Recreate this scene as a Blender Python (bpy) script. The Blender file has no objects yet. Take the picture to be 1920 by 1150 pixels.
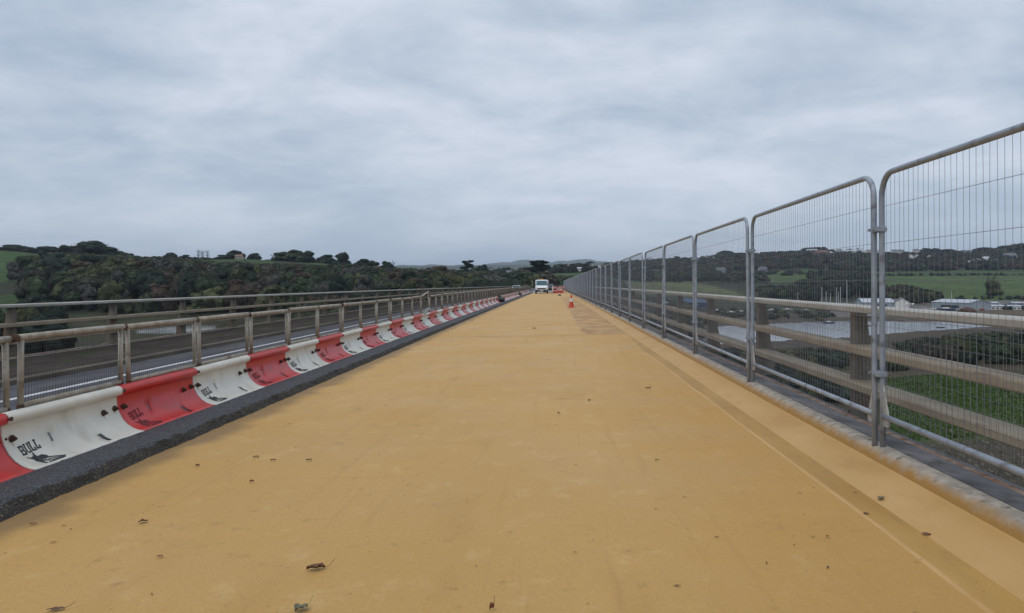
import bpy, math, random
import numpy as np

# ------------------------------------------------------------------ camera, sky, sun, exposure
SC = bpy.context.scene
F, VX, VY, EYE = 1390.0, 1036.0, 530.0, 1.35       # focal length and vanishing point of the bridge in photograph pixels
cam_data = bpy.data.cameras.new('camera'); cam = bpy.data.objects.new('camera', cam_data)
SC.collection.objects.link(cam); SC.camera = cam
cam.location = (0, 0, EYE); cam.rotation_euler = (math.radians(90), 0, 0)
cam_data.sensor_width = 36; cam_data.lens = 36*F/1920
cam_data.shift_x = -(VX-960)/1920; cam_data.shift_y = -(575-VY)/1920
cam_data.clip_start = 0.1; cam_data.clip_end = 60000

SUN_EL, SUN_AZ = math.radians(58), math.radians(205)   # azimuth clockwise from +Y: behind the camera, a little left
world = bpy.data.worlds.new('World'); SC.world = world; world.use_nodes = True
def build_sky():
    nt = world.node_tree; nt.nodes.clear(); N = nt.nodes.new; L = nt.links.new
    out = N('ShaderNodeOutputWorld'); bg = N('ShaderNodeBackground')
    sky = N('ShaderNodeTexSky'); sky.sky_type = 'NISHITA'; sky.sun_disc = False
    sky.sun_elevation = SUN_EL; sky.sun_rotation = SUN_AZ; sky.altitude = 30; sky.dust_density = 2
    tc = N('ShaderNodeTexCoord'); sep = N('ShaderNodeSeparateXYZ'); L(tc.outputs['Generated'], sep.inputs[0])
    def M(op, a, b=None, clamp=False):
        m = N('ShaderNodeMath'); m.operation = op; m.use_clamp = clamp
        for i, v in enumerate((a, b)):
            if v is None: continue
            if isinstance(v, (int, float)): m.inputs[i].default_value = v
            else: L(v, m.inputs[i])
        return m.outputs[0]
    zc = M('MAXIMUM', sep.outputs[2], 0.0)
    den = M('ADD', zc, 0.22)
    px, py = M('DIVIDE', sep.outputs[0], den), M('DIVIDE', sep.outputs[1], den)
    cb = N('ShaderNodeCombineXYZ'); L(px, cb.inputs[0]); L(py, cb.inputs[1])
    def noise(scale, detail, rough, off, dist=0.0):
        mp = N('ShaderNodeMapping'); mp.inputs['Location'].default_value = off; L(cb.outputs[0], mp.inputs[0])
        mp.inputs['Rotation'].default_value = (0, 0, 0.35); mp.inputs['Scale'].default_value = (0.9, 1.1, 1)
        n = N('ShaderNodeTexNoise'); n.inputs['Scale'].default_value = scale; n.inputs['Detail'].default_value = detail
        n.inputs['Roughness'].default_value = rough; n.inputs['Distortion'].default_value = dist; L(mp.outputs[0], n.inputs[0])
        return n.outputs[0]
    def smooth(v, lo, hi):
        r = N('ShaderNodeMapRange'); r.interpolation_type = 'SMOOTHSTEP'
        r.inputs[1].default_value = lo; r.inputs[2].default_value = hi; L(v, r.inputs[0]); return r.outputs[0]
    big = noise(0.65, 5, 0.52, (3.1, 1.7, 0), 0.3)
    mid = noise(2.1, 7, 0.55, (7.3, 2.2, 0.4), 0.5)
    fin = noise(8.0, 6, 0.6, (1.0, 9.0, 0.7), 0.2)
    f = M('ADD', M('MULTIPLY', big, 0.52), M('ADD', M('MULTIPLY', mid, 0.36), M('MULTIPLY', fin, 0.12)))
    f = smooth(f, 0.34, 0.68)
    ramp = N('ShaderNodeValToRGB'); L(f, ramp.inputs[0])
    e = ramp.color_ramp.elements
    e[0].position = 0; e[0].color = (0.355, 0.450, 0.580, 1)
    e[1].position = 1; e[1].color = (0.780, 0.815, 0.920, 1)
    m1 = ramp.color_ramp.elements.new(0.5); m1.color = (0.565, 0.640, 0.740, 1)
    # the far, thin edge of the cloud deck reads slightly paler and more even
    hz = smooth(zc, 0.0, 0.22)
    mixh = N('ShaderNodeMix'); mixh.data_type = 'RGBA'
    L(M('ADD', M('MULTIPLY', hz, 0.6), 0.4), mixh.inputs[0]); mixh.inputs[6].default_value = (0.590, 0.685, 0.775, 1); L(ramp.outputs[0], mixh.inputs[7])
    # clouds over the Nishita sky: only a trace of blue comes through
    sc = N('ShaderNodeVectorMath'); sc.operation = 'SCALE'; L(sky.outputs[0], sc.inputs[0]); sc.inputs['Scale'].default_value = 0.10
    mix = N('ShaderNodeMix'); mix.data_type = 'RGBA'; mix.inputs[0].default_value = 0.93
    L(sc.outputs[0], mix.inputs[6]); L(mixh.outputs[2], mix.inputs[7])
    L(mix.outputs[2], bg.inputs[0]); bg.inputs[1].default_value = 1.0; L(bg.outputs[0], out.inputs[0])
build_sky()
sun_data = bpy.data.lights.new('sun', 'SUN'); sun = bpy.data.objects.new('sun', sun_data); SC.collection.objects.link(sun)
sun_data.energy = 1.35; sun_data.angle = math.radians(38); sun_data.color = (1.0, 0.965, 0.92)
sun.rotation_euler = (math.radians(90)-SUN_EL, 0, -SUN_AZ + math.pi); sun.location = (0, -20, 60)
SC.view_settings.view_transform = 'Standard'; SC.view_settings.look = 'None'
SC.view_settings.exposure = 0.08; SC.view_settings.gamma = 1.0; SC.view_settings.use_curve_mapping = False
SC.cycles.use_denoising = True; SC.cycles.max_bounces = 6; SC.cycles.diffuse_bounces = 3; SC.cycles.transparent_max_bounces = 8
SC.cycles.volume_bounces = 0

# ------------------------------------------------------------------ helpers
R = random.Random(7); NR = np.random.RandomState(11)
COL = SC.collection
def sm(t): t = np.clip(t, 0, 1); return t*t*(3-2*t)
def drop(y):                                   # the bridge falls away gently ahead
    return 0.0 if y < 0 else (2.5e-5*y*y if y < 60 else 0.09+0.003*(y-60))
def zroad(x, y): return -0.07+0.07*(x+3.3)/5.24 - drop(y)

class MB:
    def __init__(s): s.v, s.f, s.m = [], [], []
    def add(s, vs, fs, mi=0):
        b = len(s.v); s.v += [tuple(p) for p in vs]; s.f += [tuple(i+b for i in f) for f in fs]; s.m += [mi]*len(fs); return s
    def box(s, x0, x1, y0, y1, z0, z1, mi=0, taper=0):
        t = taper
        vs = [(x0,y0,z0),(x1,y0,z0),(x1,y1,z0),(x0,y1,z0),(x0+t,y0+t,z1),(x1-t,y0+t,z1),(x1-t,y1-t,z1),(x0+t,y1-t,z1)]
        return s.add(vs, [(0,3,2,1),(4,5,6,7),(0,1,5,4),(1,2,6,5),(2,3,7,6),(3,0,4,7)], mi)
    def tube(s, path, r, n=8, mi=0, cap=True):
        P = [np.array(p, float) for p in path]; rings = []
        rs = r if isinstance(r, (list, tuple)) else [r]*len(P)
        up0 = np.array((0, 0, 1.0))
        for i, p in enumerate(P):
            d = P[min(i+1, len(P)-1)]-P[max(i-1, 0)]; d /= max(np.linalg.norm(d), 1e-9)
            ref = up0 if abs(d[2]) < 0.9 else np.array((1.0, 0, 0))
            if i and abs(np.dot(prev, d)) < 0.95: ref = prev
            a = ref-d*np.dot(ref, d); a /= np.linalg.norm(a); b = np.cross(d, a); prev = a
            rings.append([p+rs[i]*(math.cos(2*math.pi*k/n)*a+math.sin(2*math.pi*k/n)*b) for k in range(n)])
        vs = [v for rg in rings for v in rg]; fs = []
        for i in range(len(P)-1):
            for k in range(n):
                k2 = (k+1) % n; fs.append((i*n+k, i*n+k2, (i+1)*n+k2, (i+1)*n+k))
        if cap: fs += [tuple(range(n))[::-1], tuple(range((len(P)-1)*n, len(P)*n))]
        return s.add(vs, fs, mi)
    def cone(s, c, r0, r1, z0, z1, n=16, mi=0):
        return s.tube([(c[0], c[1], z0), (c[0], c[1], z1)], [r0, r1], n, mi)
    def sweep(s, prof, ys, mi=0, closed=False, jit=None):  # profile in x,z run along y; follows the fall of the bridge
        n = len(prof); vs = []
        for y in ys:
            d = drop(y)
            for k, (x, z) in enumerate(prof):
                jx, jz = jit(k, y) if jit else (0, 0)
                vs.append((x+jx, y, z-d+jz))
        fs = []
        for i in range(len(ys)-1):
            for k in range(n if closed else n-1):
                k2 = (k+1) % n; fs.append((i*n+k, (i+1)*n+k, (i+1)*n+k2, i*n+k2))
        if closed: fs += [tuple(range(n)), tuple(range((len(ys)-1)*n, len(ys)*n))[::-1]]
        return s.add(vs, fs, mi)
    def mesh(s, name, mats, smooth=False):
        me = bpy.data.meshes.new(name); me.from_pydata(s.v, [], s.f)
        for m in (mats if isinstance(mats, (list, tuple)) else [mats]): me.materials.append(m)
        me.polygons.foreach_set('material_index', s.m)
        if smooth: me.polygons.foreach_set('use_smooth', [True]*len(s.f))
        me.update(); return me
def obj(name, data, parent=None, loc=(0, 0, 0), kind=None, label=None, cat=None, group=None):
    o = bpy.data.objects.new(name, data); COL.objects.link(o); o.location = loc
    if parent is not None: o.parent = parent
    if kind: o['kind'] = kind
    if label: o['label'] = label
    if cat: o['category'] = cat
    if group: o['group'] = group
    return o
def build(mb, name, mats, parent=None, smooth=False, **k): return obj(name, mb.mesh(name, mats, smooth), parent, **k)
def thing(name, label, cat, loc=(0, 0, 0), rz=0, group=None):
    o = obj(name, None, None, loc, None, label, cat, group); o.rotation_euler.z = rz; o.empty_display_size = 0.2; return o
def copy_tree(o, parent=None):
    c = o.copy(); COL.objects.link(c)
    if parent is not None: c.parent = parent
    for ch in list(KIDS.get(o, [])): 
        d = copy_tree(ch, c); KIDS.setdefault(c, []).append(d)
    return c
KIDS = {}
def kid(parent, o): KIDS.setdefault(parent, []).append(o); return o
TENS = 'twenty thirty forty fifty sixty'.split()
ORD = 'first second third fourth fifth sixth seventh eighth ninth tenth eleventh twelfth thirteenth fourteenth fifteenth sixteenth seventeenth eighteenth nineteenth twentieth'.split()
ORD += [f'{TENS[t]}-{ORD[u]}' if u < 9 else ['thirtieth', 'fortieth', 'fiftieth', 'sixtieth'][t] for t in range(4) for u in range(10)]

# ------------------------------------------------------------------ materials
def pbr(name, c1, c2=None, scale=4, detail=6, rough=0.6, metal=0.0, bump=0.0, bscale=60, stretch=(1, 1, 1), lo=0.35, hi=0.65,
        c3=None, s3=20, lo3=0.6, hi3=0.7, rvar=0.0, spec=0.5, coords='Object', objrand=0.0, sheen=0):
    m = bpy.data.materials.new(name); m.use_nodes = True; nt = m.node_tree; N = nt.nodes.new; L = nt.links.new
    b = nt.nodes['Principled BSDF']; b.inputs['Roughness'].default_value = rough; b.inputs['Metallic'].default_value = metal
    b.inputs['Specular IOR Level'].default_value = spec
    tc = N('ShaderNodeTexCoord'); mp = N('ShaderNodeMapping'); mp.inputs['Scale'].default_value = stretch; L(tc.outputs[coords], mp.inputs[0])
    if objrand:
        oi = N('ShaderNodeObjectInfo'); sc_ = N('ShaderNodeVectorMath'); sc_.operation = 'SCALE'; sc_.inputs['Scale'].default_value = 37.0
        cx = N('ShaderNodeCombineXYZ'); L(oi.outputs['Random'], cx.inputs[0]); L(oi.outputs['Random'], cx.inputs[2]); L(cx.outputs[0], sc_.inputs[0])
        ad = N('ShaderNodeVectorMath'); L(mp.outputs[0], ad.inputs[0]); L(sc_.outputs[0], ad.inputs[1]); vec = ad.outputs[0]
    else: vec = mp.outputs[0]
    def noise(s, d):
        n = N('ShaderNodeTexNoise'); n.inputs['Scale'].default_value = s; n.inputs['Detail'].default_value = d; L(vec, n.inputs[0]); return n.outputs[0]
    def rng(v, a, b2, t0=0, t1=1):
        r = N('ShaderNodeMapRange'); r.inputs[1].default_value = a; r.inputs[2].default_value = b2; r.inputs[3].default_value = t0; r.inputs[4].default_value = t1; L(v, r.inputs[0]); return r.outputs[0]
    col = None
    if c2 is not None:
        mx = N('ShaderNodeMix'); mx.data_type = 'RGBA'; n = noise(scale, detail); L(rng(n, lo, hi), mx.inputs[0])
        mx.inputs[6].default_value = (*c1, 1); mx.inputs[7].default_value = (*c2, 1); col = mx.outputs[2]
        if rvar: L(rng(n, lo, hi, rough-rvar, rough+rvar), b.inputs['Roughness'])
    if c3 is not None:
        mx = N('ShaderNodeMix'); mx.data_type = 'RGBA'; L(rng(noise(s3, 8), lo3, hi3), mx.inputs[0])
        if col is not None: L(col, mx.inputs[6])
        else: mx.inputs[6].default_value = (*c1, 1)
        mx.inputs[7].default_value = (*c3, 1); col = mx.outputs[2]
    if col is not None: L(col, b.inputs['Base Color'])
    else: b.inputs['Base Color'].default_value = (*c1, 1)
    if bump:
        bp = N('ShaderNodeBump'); bp.inputs['Strength'].default_value = bump; bp.inputs['Distance'].default_value = 0.01
        L(noise(bscale, 8), bp.inputs['Height']); L(bp.outputs[0], b.inputs['Normal'])
    return m

def attr_mat(name, noise_amt=0.35, nscale=0.5, rough=0.9, sheen_leaf=False, gain=1.0):
    m = bpy.data.materials.new(name); m.use_nodes = True; nt = m.node_tree; N = nt.nodes.new; L = nt.links.new
    b = nt.nodes['Principled BSDF']; b.inputs['Roughness'].default_value = rough; b.inputs['Specular IOR Level'].default_value = 0.15
    a = N('ShaderNodeAttribute'); a.attribute_name = 'Col'
    tc = N('ShaderNodeTexCoord'); n = N('ShaderNodeTexNoise'); n.inputs['Scale'].default_value = nscale; n.inputs['Detail'].default_value = 8; L(tc.outputs['Object'], n.inputs[0])
    r = N('ShaderNodeMapRange'); r.inputs[1].default_value = 0.3; r.inputs[2].default_value = 0.7; r.inputs[3].default_value = gain*(1-noise_amt); r.inputs[4].default_value = gain*(1+noise_amt); L(n.outputs[0], r.inputs[0])
    s = N('ShaderNodeVectorMath'); s.operation = 'SCALE'; L(a.outputs['Color'], s.inputs[0]); L(r.outputs[0], s.inputs['Scale'])
    L(s.outputs[0], b.inputs['Base Color'])
    return m

M_concrete = pbr('concrete', (0.33, 0.30, 0.26), (0.22, 0.20, 0.17), 2.2, 8, 0.85, bump=0.5, bscale=40, c3=(0.12, 0.10, 0.07), s3=6, lo3=0.55, hi3=0.75, stretch=(1, .6, 1))
M_slab = pbr('stained slab', (0.060, 0.065, 0.075), (0.17, 0.17, 0.18), 2.0, 8, 0.75, bump=0.5, bscale=30, c3=(0.05, 0.05, 0.05), s3=7, lo3=0.5, hi3=0.7)
M_rust = pbr('rusted steel', (0.16, 0.075, 0.04), (0.30, 0.23, 0.18), 9, 8, 0.85, bump=0.5, bscale=60)
M_stain = pbr('rust stain', (0.10, 0.048, 0.028), (0.055, 0.03, 0.02), 30, 6, 0.9, bump=0.6, bscale=90)
M_galv = pbr('galvanised tube', (0.25, 0.285, 0.335), (0.33, 0.37, 0.42), 7, 8, 0.5, 0.25, bump=0.15, bscale=80, c3=(0.15, 0.14, 0.16), s3=11, lo3=0.56, hi3=0.72, objrand=1, rvar=.08)
M_wire = pbr('galvanised wire', (0.20, 0.215, 0.25), (0.14, 0.15, 0.17), 3, 4, 0.55, 0.35)
M_gusset = pbr('pale cast bracket', (0.42, 0.42, 0.41), (0.30, 0.29, 0.27), 20, 6, 0.7, bump=.3)
M_guard = pbr('weathered guard tube', (0.40, 0.37, 0.32), (0.27, 0.235, 0.185), 8, 8, 0.55, 0.25, bump=0.3, bscale=70, c3=(0.15, 0.08, 0.045), s3=7, lo3=0.60, hi3=0.74, objrand=1)
M_gwire = pbr('dull guard wire', (0.055, 0.05, 0.045), (0.09, 0.08, 0.07), 9, 4, 0.7, 0.2)
M_para = pbr('parapet paint', (0.29, 0.225, 0.15), (0.37, 0.305, 0.215), 1.6, 8, 0.65, bump=0.25, bscale=40, stretch=(4, 1, 4), c3=(0.17, 0.095, 0.05), s3=3.5, lo3=0.6, hi3=0.75)
M_paratop = pbr('parapet top rail', (0.42, 0.40, 0.36), (0.33, 0.30, 0.25), 1.8, 8, 0.5, bump=0.2, bscale=40, stretch=(4, 1, 4), c3=(0.22, 0.13, 0.07), s3=3.5, lo3=0.64, hi3=0.78)
M_parapost = pbr('parapet post steel', (0.20, 0.175, 0.14), (0.13, 0.11, 0.085), 3, 8, 0.75, bump=0.3, bscale=40, c3=(0.16, 0.07, 0.03), s3=2.2, lo3=0.55, hi3=0.7, objrand=1)
M_asph = pbr('kerb asphalt', (0.022, 0.024, 0.030), (0.075, 0.078, 0.088), 48, 7, 0.7, bump=1.0, bscale=45, c3=(0.26, 0.25, 0.23), s3=80, lo3=0.62, hi3=0.69)
M_asph.node_tree.nodes['Bump'].inputs['Distance'].default_value = .03
M_carr = pbr('carriageway asphalt', (0.060, 0.060, 0.072), (0.095, 0.093, 0.102), 1.2, 10, 0.75, bump=0.6, bscale=60, stretch=(2, .4, 1), c3=(0.05, 0.048, 0.05), s3=2.5, lo3=0.50, hi3=0.66, spec=.2)
M_far_asph = pbr('pale road asphalt', (0.22, 0.23, 0.235), (0.17, 0.175, 0.18), 0.5, 6, 0.8)
M_verge = pbr('mossy verge', (0.036, 0.028, 0.028), (0.062, 0.050, 0.045), 1.4, 10, 0.95, bump=0.9, bscale=30, c3=(0.035, 0.045, 0.02), s3=2.0, lo3=0.52, hi3=0.62, stretch=(1.5, .5, 1), spec=.08)
M_white = pbr('barrier white plastic', (0.70, 0.68, 0.60), (0.62, 0.60, 0.53), 5, 8, 0.38, bump=0.02, bscale=20, c3=(0.42, 0.38, 0.29), s3=4, lo3=0.58, hi3=0.85, objrand=1, stretch=(1, 1, .5))
M_red = pbr('barrier red plastic', (0.57, 0.028, 0.024), (0.49, 0.023, 0.023), 5, 8, 0.36, bump=0.02, bscale=20, c3=(0.36, 0.06, 0.05), s3=5, lo3=0.55, hi3=0.85, objrand=1)
M_ink = pbr('black stamp ink', (0.018, 0.022, 0.028), (0.05, 0.055, 0.06), 40, 5, 0.8)
M_inkred = pbr('worn stamp ink', (0.10, 0.018, 0.025), (0.20, 0.02, 0.025), 30, 5, 0.8)
M_black = pbr('dark rubber', (0.02, 0.02, 0.021), (0.035, 0.034, 0.033), 20, 5, 0.75, bump=.3)
M_orange = pbr('cone orange', (0.52, 0.055, 0.015), (0.44, 0.05, 0.018), 9, 5, 0.5)
M_sleeve = pbr('cone sleeve', (0.66, 0.64, 0.60), (0.55, 0.52, 0.47), 12, 5, 0.5)
M_line = pbr('white road paint', (0.52, 0.53, 0.54), (0.20, 0.20, 0.21), 14, 8, 0.7, lo=.55, hi=.75)

def road_material():
    m = bpy.data.materials.new('yellow deck coating'); m.use_nodes = True; nt = m.node_tree; N = nt.nodes.new; L = nt.links.new
    b = nt.nodes['Principled BSDF']
    tc = N('ShaderNodeTexCoord'); sep = N('ShaderNodeSeparateXYZ'); L(tc.outputs['Object'], sep.inputs[0])
    def noise(scale, detail, st=(1, 1, 1), off=(0, 0, 0), rough=.55):
        mp = N('ShaderNodeMapping'); mp.inputs['Scale'].default_value = st; mp.inputs['Location'].default_value = off; L(tc.outputs['Object'], mp.inputs[0])
        n = N('ShaderNodeTexNoise'); n.inputs['Scale'].default_value = scale; n.inputs['Detail'].default_value = detail; n.inputs['Roughness'].default_value = rough; L(mp.outputs[0], n.inputs[0]); return n.outputs[0]
    def rng(v, a, c, t0=0., t1=1., s=True):
        r = N('ShaderNodeMapRange'); r.interpolation_type = 'SMOOTHSTEP' if s else 'LINEAR'
        for i, q in ((1, a), (2, c), (3, t0), (4, t1)): r.inputs[i].default_value = q
        L(v, r.inputs[0]); return r.outputs[0]
    def mt(op, a, c):
        q = N('ShaderNodeMath'); q.operation = op
        for i, v in enumerate((a, c)):
            if isinstance(v, (int, float)): q.inputs[i].default_value = v
            else: L(v, q.inputs[i])
        return q.outputs[0]
    def mix(fac, a, c):
        x = N('ShaderNodeMix'); x.data_type = 'RGBA'
        if isinstance(fac, float): x.inputs[0].default_value = fac
        else: L(fac, x.inputs[0])
        for i, v in ((6, a), (7, c)):
            if isinstance(v, tuple): x.inputs[i].default_value = (*v, 1)
            else: L(v, x.inputs[i])
        return x.outputs[2]
    big = noise(0.45, 6, (1, .5, 1)); c = mix(rng(big, .3, .7), (0.50, 0.292, 0.082), (0.54, 0.325, 0.104))
    c = mix(mt('MULTIPLY', rng(noise(3.4, 10, (1, .8, 1), (3, 1, 0), .68), .54, .66), .5), c, (0.60, 0.40, 0.165))     # pale scuffs
    c = mix(mt('MULTIPLY', rng(noise(1.2, 9, (2.2, .5, 1), (9, 4, 0)), .52, .72), .35), c, (0.43, 0.245, 0.062))    # darker rolled-out coat
    c = mix(mt('MULTIPLY', rng(noise(7, 9, (1, 1, 1), (5, 5, 2), .62), .60, .72), .6), c, (0.34, 0.20, 0.075))     # small dirty marks
    c = mix(mt('MULTIPLY', rng(noise(1.7, 10, (1, 1, 1), (25, 15, 2), .68), .62, .70), .55), c, (0.27, 0.175, 0.09))   # dirt patches
    c = mix(mt('MULTIPLY', rng(noise(38, 5, (1, 1, 1), (2, 5, 2)), .67, .74), .7), c, (0.20, 0.11, 0.05))          # specks
    wob = mt('ADD', sep.outputs[0], mt('MULTIPLY', mt('SUBTRACT', noise(1.5, 7, (.6, 1.2, 1)), .5), .5))
    c = mix(mt('MULTIPLY', rng(wob, -2.92, -3.18), .75), c, (0.16, 0.105, 0.05))                                   # grime along the asphalt kerb
    c = mix(mt('MULTIPLY', rng(noise(60, 4, (1, 1, 1), (7, 3, 1), .7), .35, .65), .25), c, (0.36, 0.20, 0.055))
    c = mix(mt('MULTIPLY', rng(noise(1.0, 8, (9, .25, 1), (11, 3, 1), .6), .56, .70), .5), c, (0.40, 0.235, 0.075))   # faint lengthwise tyre and roller lines
    c = mix(mt('MULTIPLY', rng(noise(1.0, 8, (.3, 7, 1), (1, 13, 1), .6), .56, .72), .45), c, (0.42, 0.25, 0.085))     # faint crosswise lay lines
    # the near right-hand strip is a richer ochre coat
    c = mix(mt('MULTIPLY', mt('MULTIPLY', rng(wob, 0.2, 1.6), rng(sep.outputs[1], 19, 6)), .5), c, (0.44, 0.235, 0.052))
    # stained bay on the right beyond the joint
    bay = mt('MULTIPLY', mt('MULTIPLY', rng(wob, .80, .86), rng(sep.outputs[1], 19.4, 19.6)), rng(sep.outputs[1], 85, 60))
    st = mt('MULTIPLY', bay, rng(noise(1.1, 9, (1.3, .5, 1), (4, 2, 0), .65), .38, .62))
    c = mix(mt('MULTIPLY', bay, .18), c, (0.38, 0.21, 0.085)); c = mix(mt('MULTIPLY', st, .78), c, (0.29, 0.155, 0.07))
    L(c, b.inputs['Base Color'])
    L(rng(noise(.8, 6, (1, 1, 1), (8, 8, 0)), .3, .7, .5, .68), b.inputs['Roughness']); b.inputs['Specular IOR Level'].default_value = .35
    bp = N('ShaderNodeBump'); bp.inputs['Strength'].default_value = .6; bp.inputs['Distance'].default_value = .012
    L(mt('ADD', noise(28, 8, rough=.7), mt('MULTIPLY', noise(7, 10, rough=.75), 1.2)), bp.inputs['Height']); L(bp.outputs[0], b.inputs['Normal'])
    return m
M_road = road_material()
M_gutter = pbr('ochre gutter coat', (0.36, 0.19, 0.032), (0.44, 0.25, 0.055), 1.2, 8, .5, bump=.3, bscale=25, stretch=(3, .6, 1), c3=(0.33, 0.18, 0.05), s3=4, lo3=.55, hi3=.75)
M_fillet = pbr('coated kerb slope', (0.46, 0.27, 0.085), (0.51, 0.31, 0.115), 2.0, 9, .62, bump=.35, bscale=25, stretch=(1, .6, 1), c3=(0.42, 0.23, 0.07), s3=3, lo3=.55, hi3=.75)
def kerb_material():     # concrete with ochre overspray soaking up from its foot
    m = pbr('concrete kerb with overspray', (0.42, 0.37, 0.31), (0.27, 0.235, 0.195), 11, 9, .85, bump=.6, bscale=45, c3=(0.13, 0.11, 0.08), s3=16, lo3=.56, hi3=.74)
    nt = m.node_tree; N = nt.nodes.new; L = nt.links.new; b = nt.nodes['Principled BSDF']
    src = b.inputs['Base Color'].links[0].from_socket
    a = N('ShaderNodeAttribute'); a.attribute_name = 'foot'; tc = N('ShaderNodeTexCoord')
    n = N('ShaderNodeTexNoise'); n.inputs['Scale'].default_value = 9; n.inputs['Detail'].default_value = 10; n.inputs['Roughness'].default_value = .65; L(tc.outputs['Object'], n.inputs[0])
    ad = N('ShaderNodeMath'); ad.operation = 'ADD'; L(a.outputs['Fac'], ad.inputs[0]); L(n.outputs[0], ad.inputs[1])
    r = N('ShaderNodeMapRange'); r.inputs[1].default_value = .72; r.inputs[2].default_value = 1.35; L(ad.outputs[0], r.inputs[0])
    x = N('ShaderNodeMix'); x.data_type = 'RGBA'; L(r.outputs[0], x.inputs[0]); L(src, x.inputs[6]); x.inputs[7].default_value = (0.34, 0.185, 0.05, 1)
    L(x.outputs[2], b.inputs['Base Color']); return m
M_kerb = kerb_material(); M_kerb.node_tree.nodes['Principled BSDF'].inputs['Specular IOR Level'].default_value = .3

# ------------------------------------------------------------------ bridge deck (the setting)
END = 345.0
ys_f = list(np.concatenate([np.arange(-8, 24, 0.8), np.arange(24, 60, 3), np.arange(60, 122.1, 6.2)]))
ys_all = [float(v) for v in np.concatenate([np.arange(-8, 60, 2), np.arange(60, 130, 5), np.arange(130, END+1, 15)])]
YEL = 122.0
mb = MB(); mb.sweep([(x, zroad(x, 0)) for x in (-3.34, -2, -1, 0, 1, 1.80, 1.985)], ys_f)
build(mb, 'road', M_road, kind='structure')
mb = MB(); mb.sweep([(x, zroad(x, 0)) for x in (-4.3, 0, 1.99)], [YEL]+[float(v) for v in range(130, int(END)+31, 12)])
build(mb, 'road_beyond', M_far_asph, kind='structure')
# gutter coat and its thin lip of paint
yg = [y for y in ys_f if y < 15]
mb = MB(); mb.sweep([(1.805, .0035), (1.985, .005)], yg); mb.add([(1.805, yg[-1], .0035-drop(yg[-1])), (1.985, yg[-1], .005-drop(yg[-1])), (1.985, 19.2, .005-drop(19.2))], [(0, 2, 1)])
build(mb, 'gutter', M_gutter, kind='structure')
mb = MB(); mb.sweep([(1.785, -.003), (1.80, .0045), (1.812, .0040)], yg, jit=lambda k, y: (0.006*math.sin(y*1.7)+.004*math.sin(y*5.1), 0))
build(mb, 'gutter_edge', M_fillet, kind='structure')
mb = MB()
for (yy, h, x0, x1) in ((19.35, .007, -3.2, 1.73), (57, .012, -3.2, 1.73)):
    for i in range(24):
        a = x0+(x1-x0)*i/24; c = x0+(x1-x0)*(i+1)/24
        j0, j1 = .03*math.sin(i*1.3), .03*math.sin((i+1)*1.3)
        za, zc = zroad(a, yy), zroad(c, yy)
        mb.add([(a, yy-.05+j0, za+.003), (c, yy-.05+j1, zc+.003), (c, yy+j1, zc+h), (a, yy+j0, za+h), (c, yy+.06+j1, zc+.003), (a, yy+.06+j0, za+.003)], [(0, 1, 2, 3), (3, 2, 4, 5)])
build(mb, 'road_joint', M_fillet, kind='structure')
# sloped coated fillet, concrete kerb, slab
nz = lambda a, b: .5*math.sin(a*2.3+b*7)+.3*math.sin(a*5.9+b*3)+.2*math.sin(a*13.1+b)
mb = MB(); mb.sweep([(1.975, .0), (2.02, .010), (2.15, .040), (2.305, .076)], ys_all[:3]+ys_f[3:]+[float(v) for v in range(130, 340, 12)], jit=lambda k, y: (.004*nz(y, k), .003*nz(y, k+5)))
o = build(mb, 'kerb_slope', M_fillet, kind='structure', smooth=True)
kp = [(2.30, .068, 1), (2.315, .095, .85), (2.335, .122, .6), (2.37, .143, .3), (2.42, .152, 0), (2.47, .150, 0)]
ky = [float(v) for v in np.concatenate([np.arange(-8, 30, .25), np.arange(30, 120, 2), np.arange(120, 340, 12)])]
mb = MB(); mb.sweep([(a, c) for a, c, _ in kp], ky, jit=lambda k, y: (.006*nz(y*.10, k*.1), .002*nz(y*.12, 9+k*.4)))
o = build(mb, 'concrete_kerb', M_kerb, kind='structure', smooth=True)
at = o.data.attributes.new('foot', 'FLOAT', 'POINT'); at.data.foreach_set('value', [kp[i % 6][2]*(1.0) for i in range(len(o.data.vertices))])
mb = MB(); mb.sweep([(2.47, .150), (2.50, .118), (2.75, .085), (3.02, .035), (3.03, -.30), (2.6, -1.1), (2.3, -1.15)], ky[::4])
mb.sweep([(-10.9, -1.3), (-10.6, -1.2), (2.3, -1.15)], ys_all)
build(mb, 'deck_edge_slab', M_slab, kind='structure')
# asphalt kerb strip on the left, rough edge
def ajit(k, y):
    a = (.010, .020, .018, .012, .006, .002, 0)[k]
    return (a*(nz(y*2.1, k)+.8*nz(y*9.7, k+3)), (0, .012, .012, .009, .006, 0, 0)[k]*(nz(y*3.3, k+2)+nz(y*11.3, k)))
ay = [float(v) for v in np.concatenate([np.arange(-8, 25, .06), np.arange(25, 60, .5), np.arange(60, 125, 4)])]
mb = MB(); mb.sweep([(-3.265, -.078), (-3.30, -.03), (-3.325, .005), (-3.37, .022), (-3.50, .026), (-3.75, .026), (-4.3, .02)], ay, jit=ajit)
mb.m = [1 if (i % 6) < 2 else 0 for i in range(len(mb.m))]
mb.sweep([(-4.3, .02), (-4.3, -.28)], [-8, 0, 10, 20, 30, 40, 50, 60, 90, 125])
M_aside = pbr('kerb side aggregate with painted shade', (0.020, 0.019, 0.017), (0.06, 0.052, 0.042), 60, 6, 0.85, bump=1.0, bscale=55, c3=(0.22, 0.17, 0.09), s3=42, lo3=0.60, hi3=0.70); M_aside.node_tree.nodes['Bump'].inputs['Distance'].default_value = .04  # brown aggregate, darkened so the side's shade is put into its colour
build(mb, 'asphalt_kerb', [M_asph, M_aside], kind='structure', smooth=True)
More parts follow.
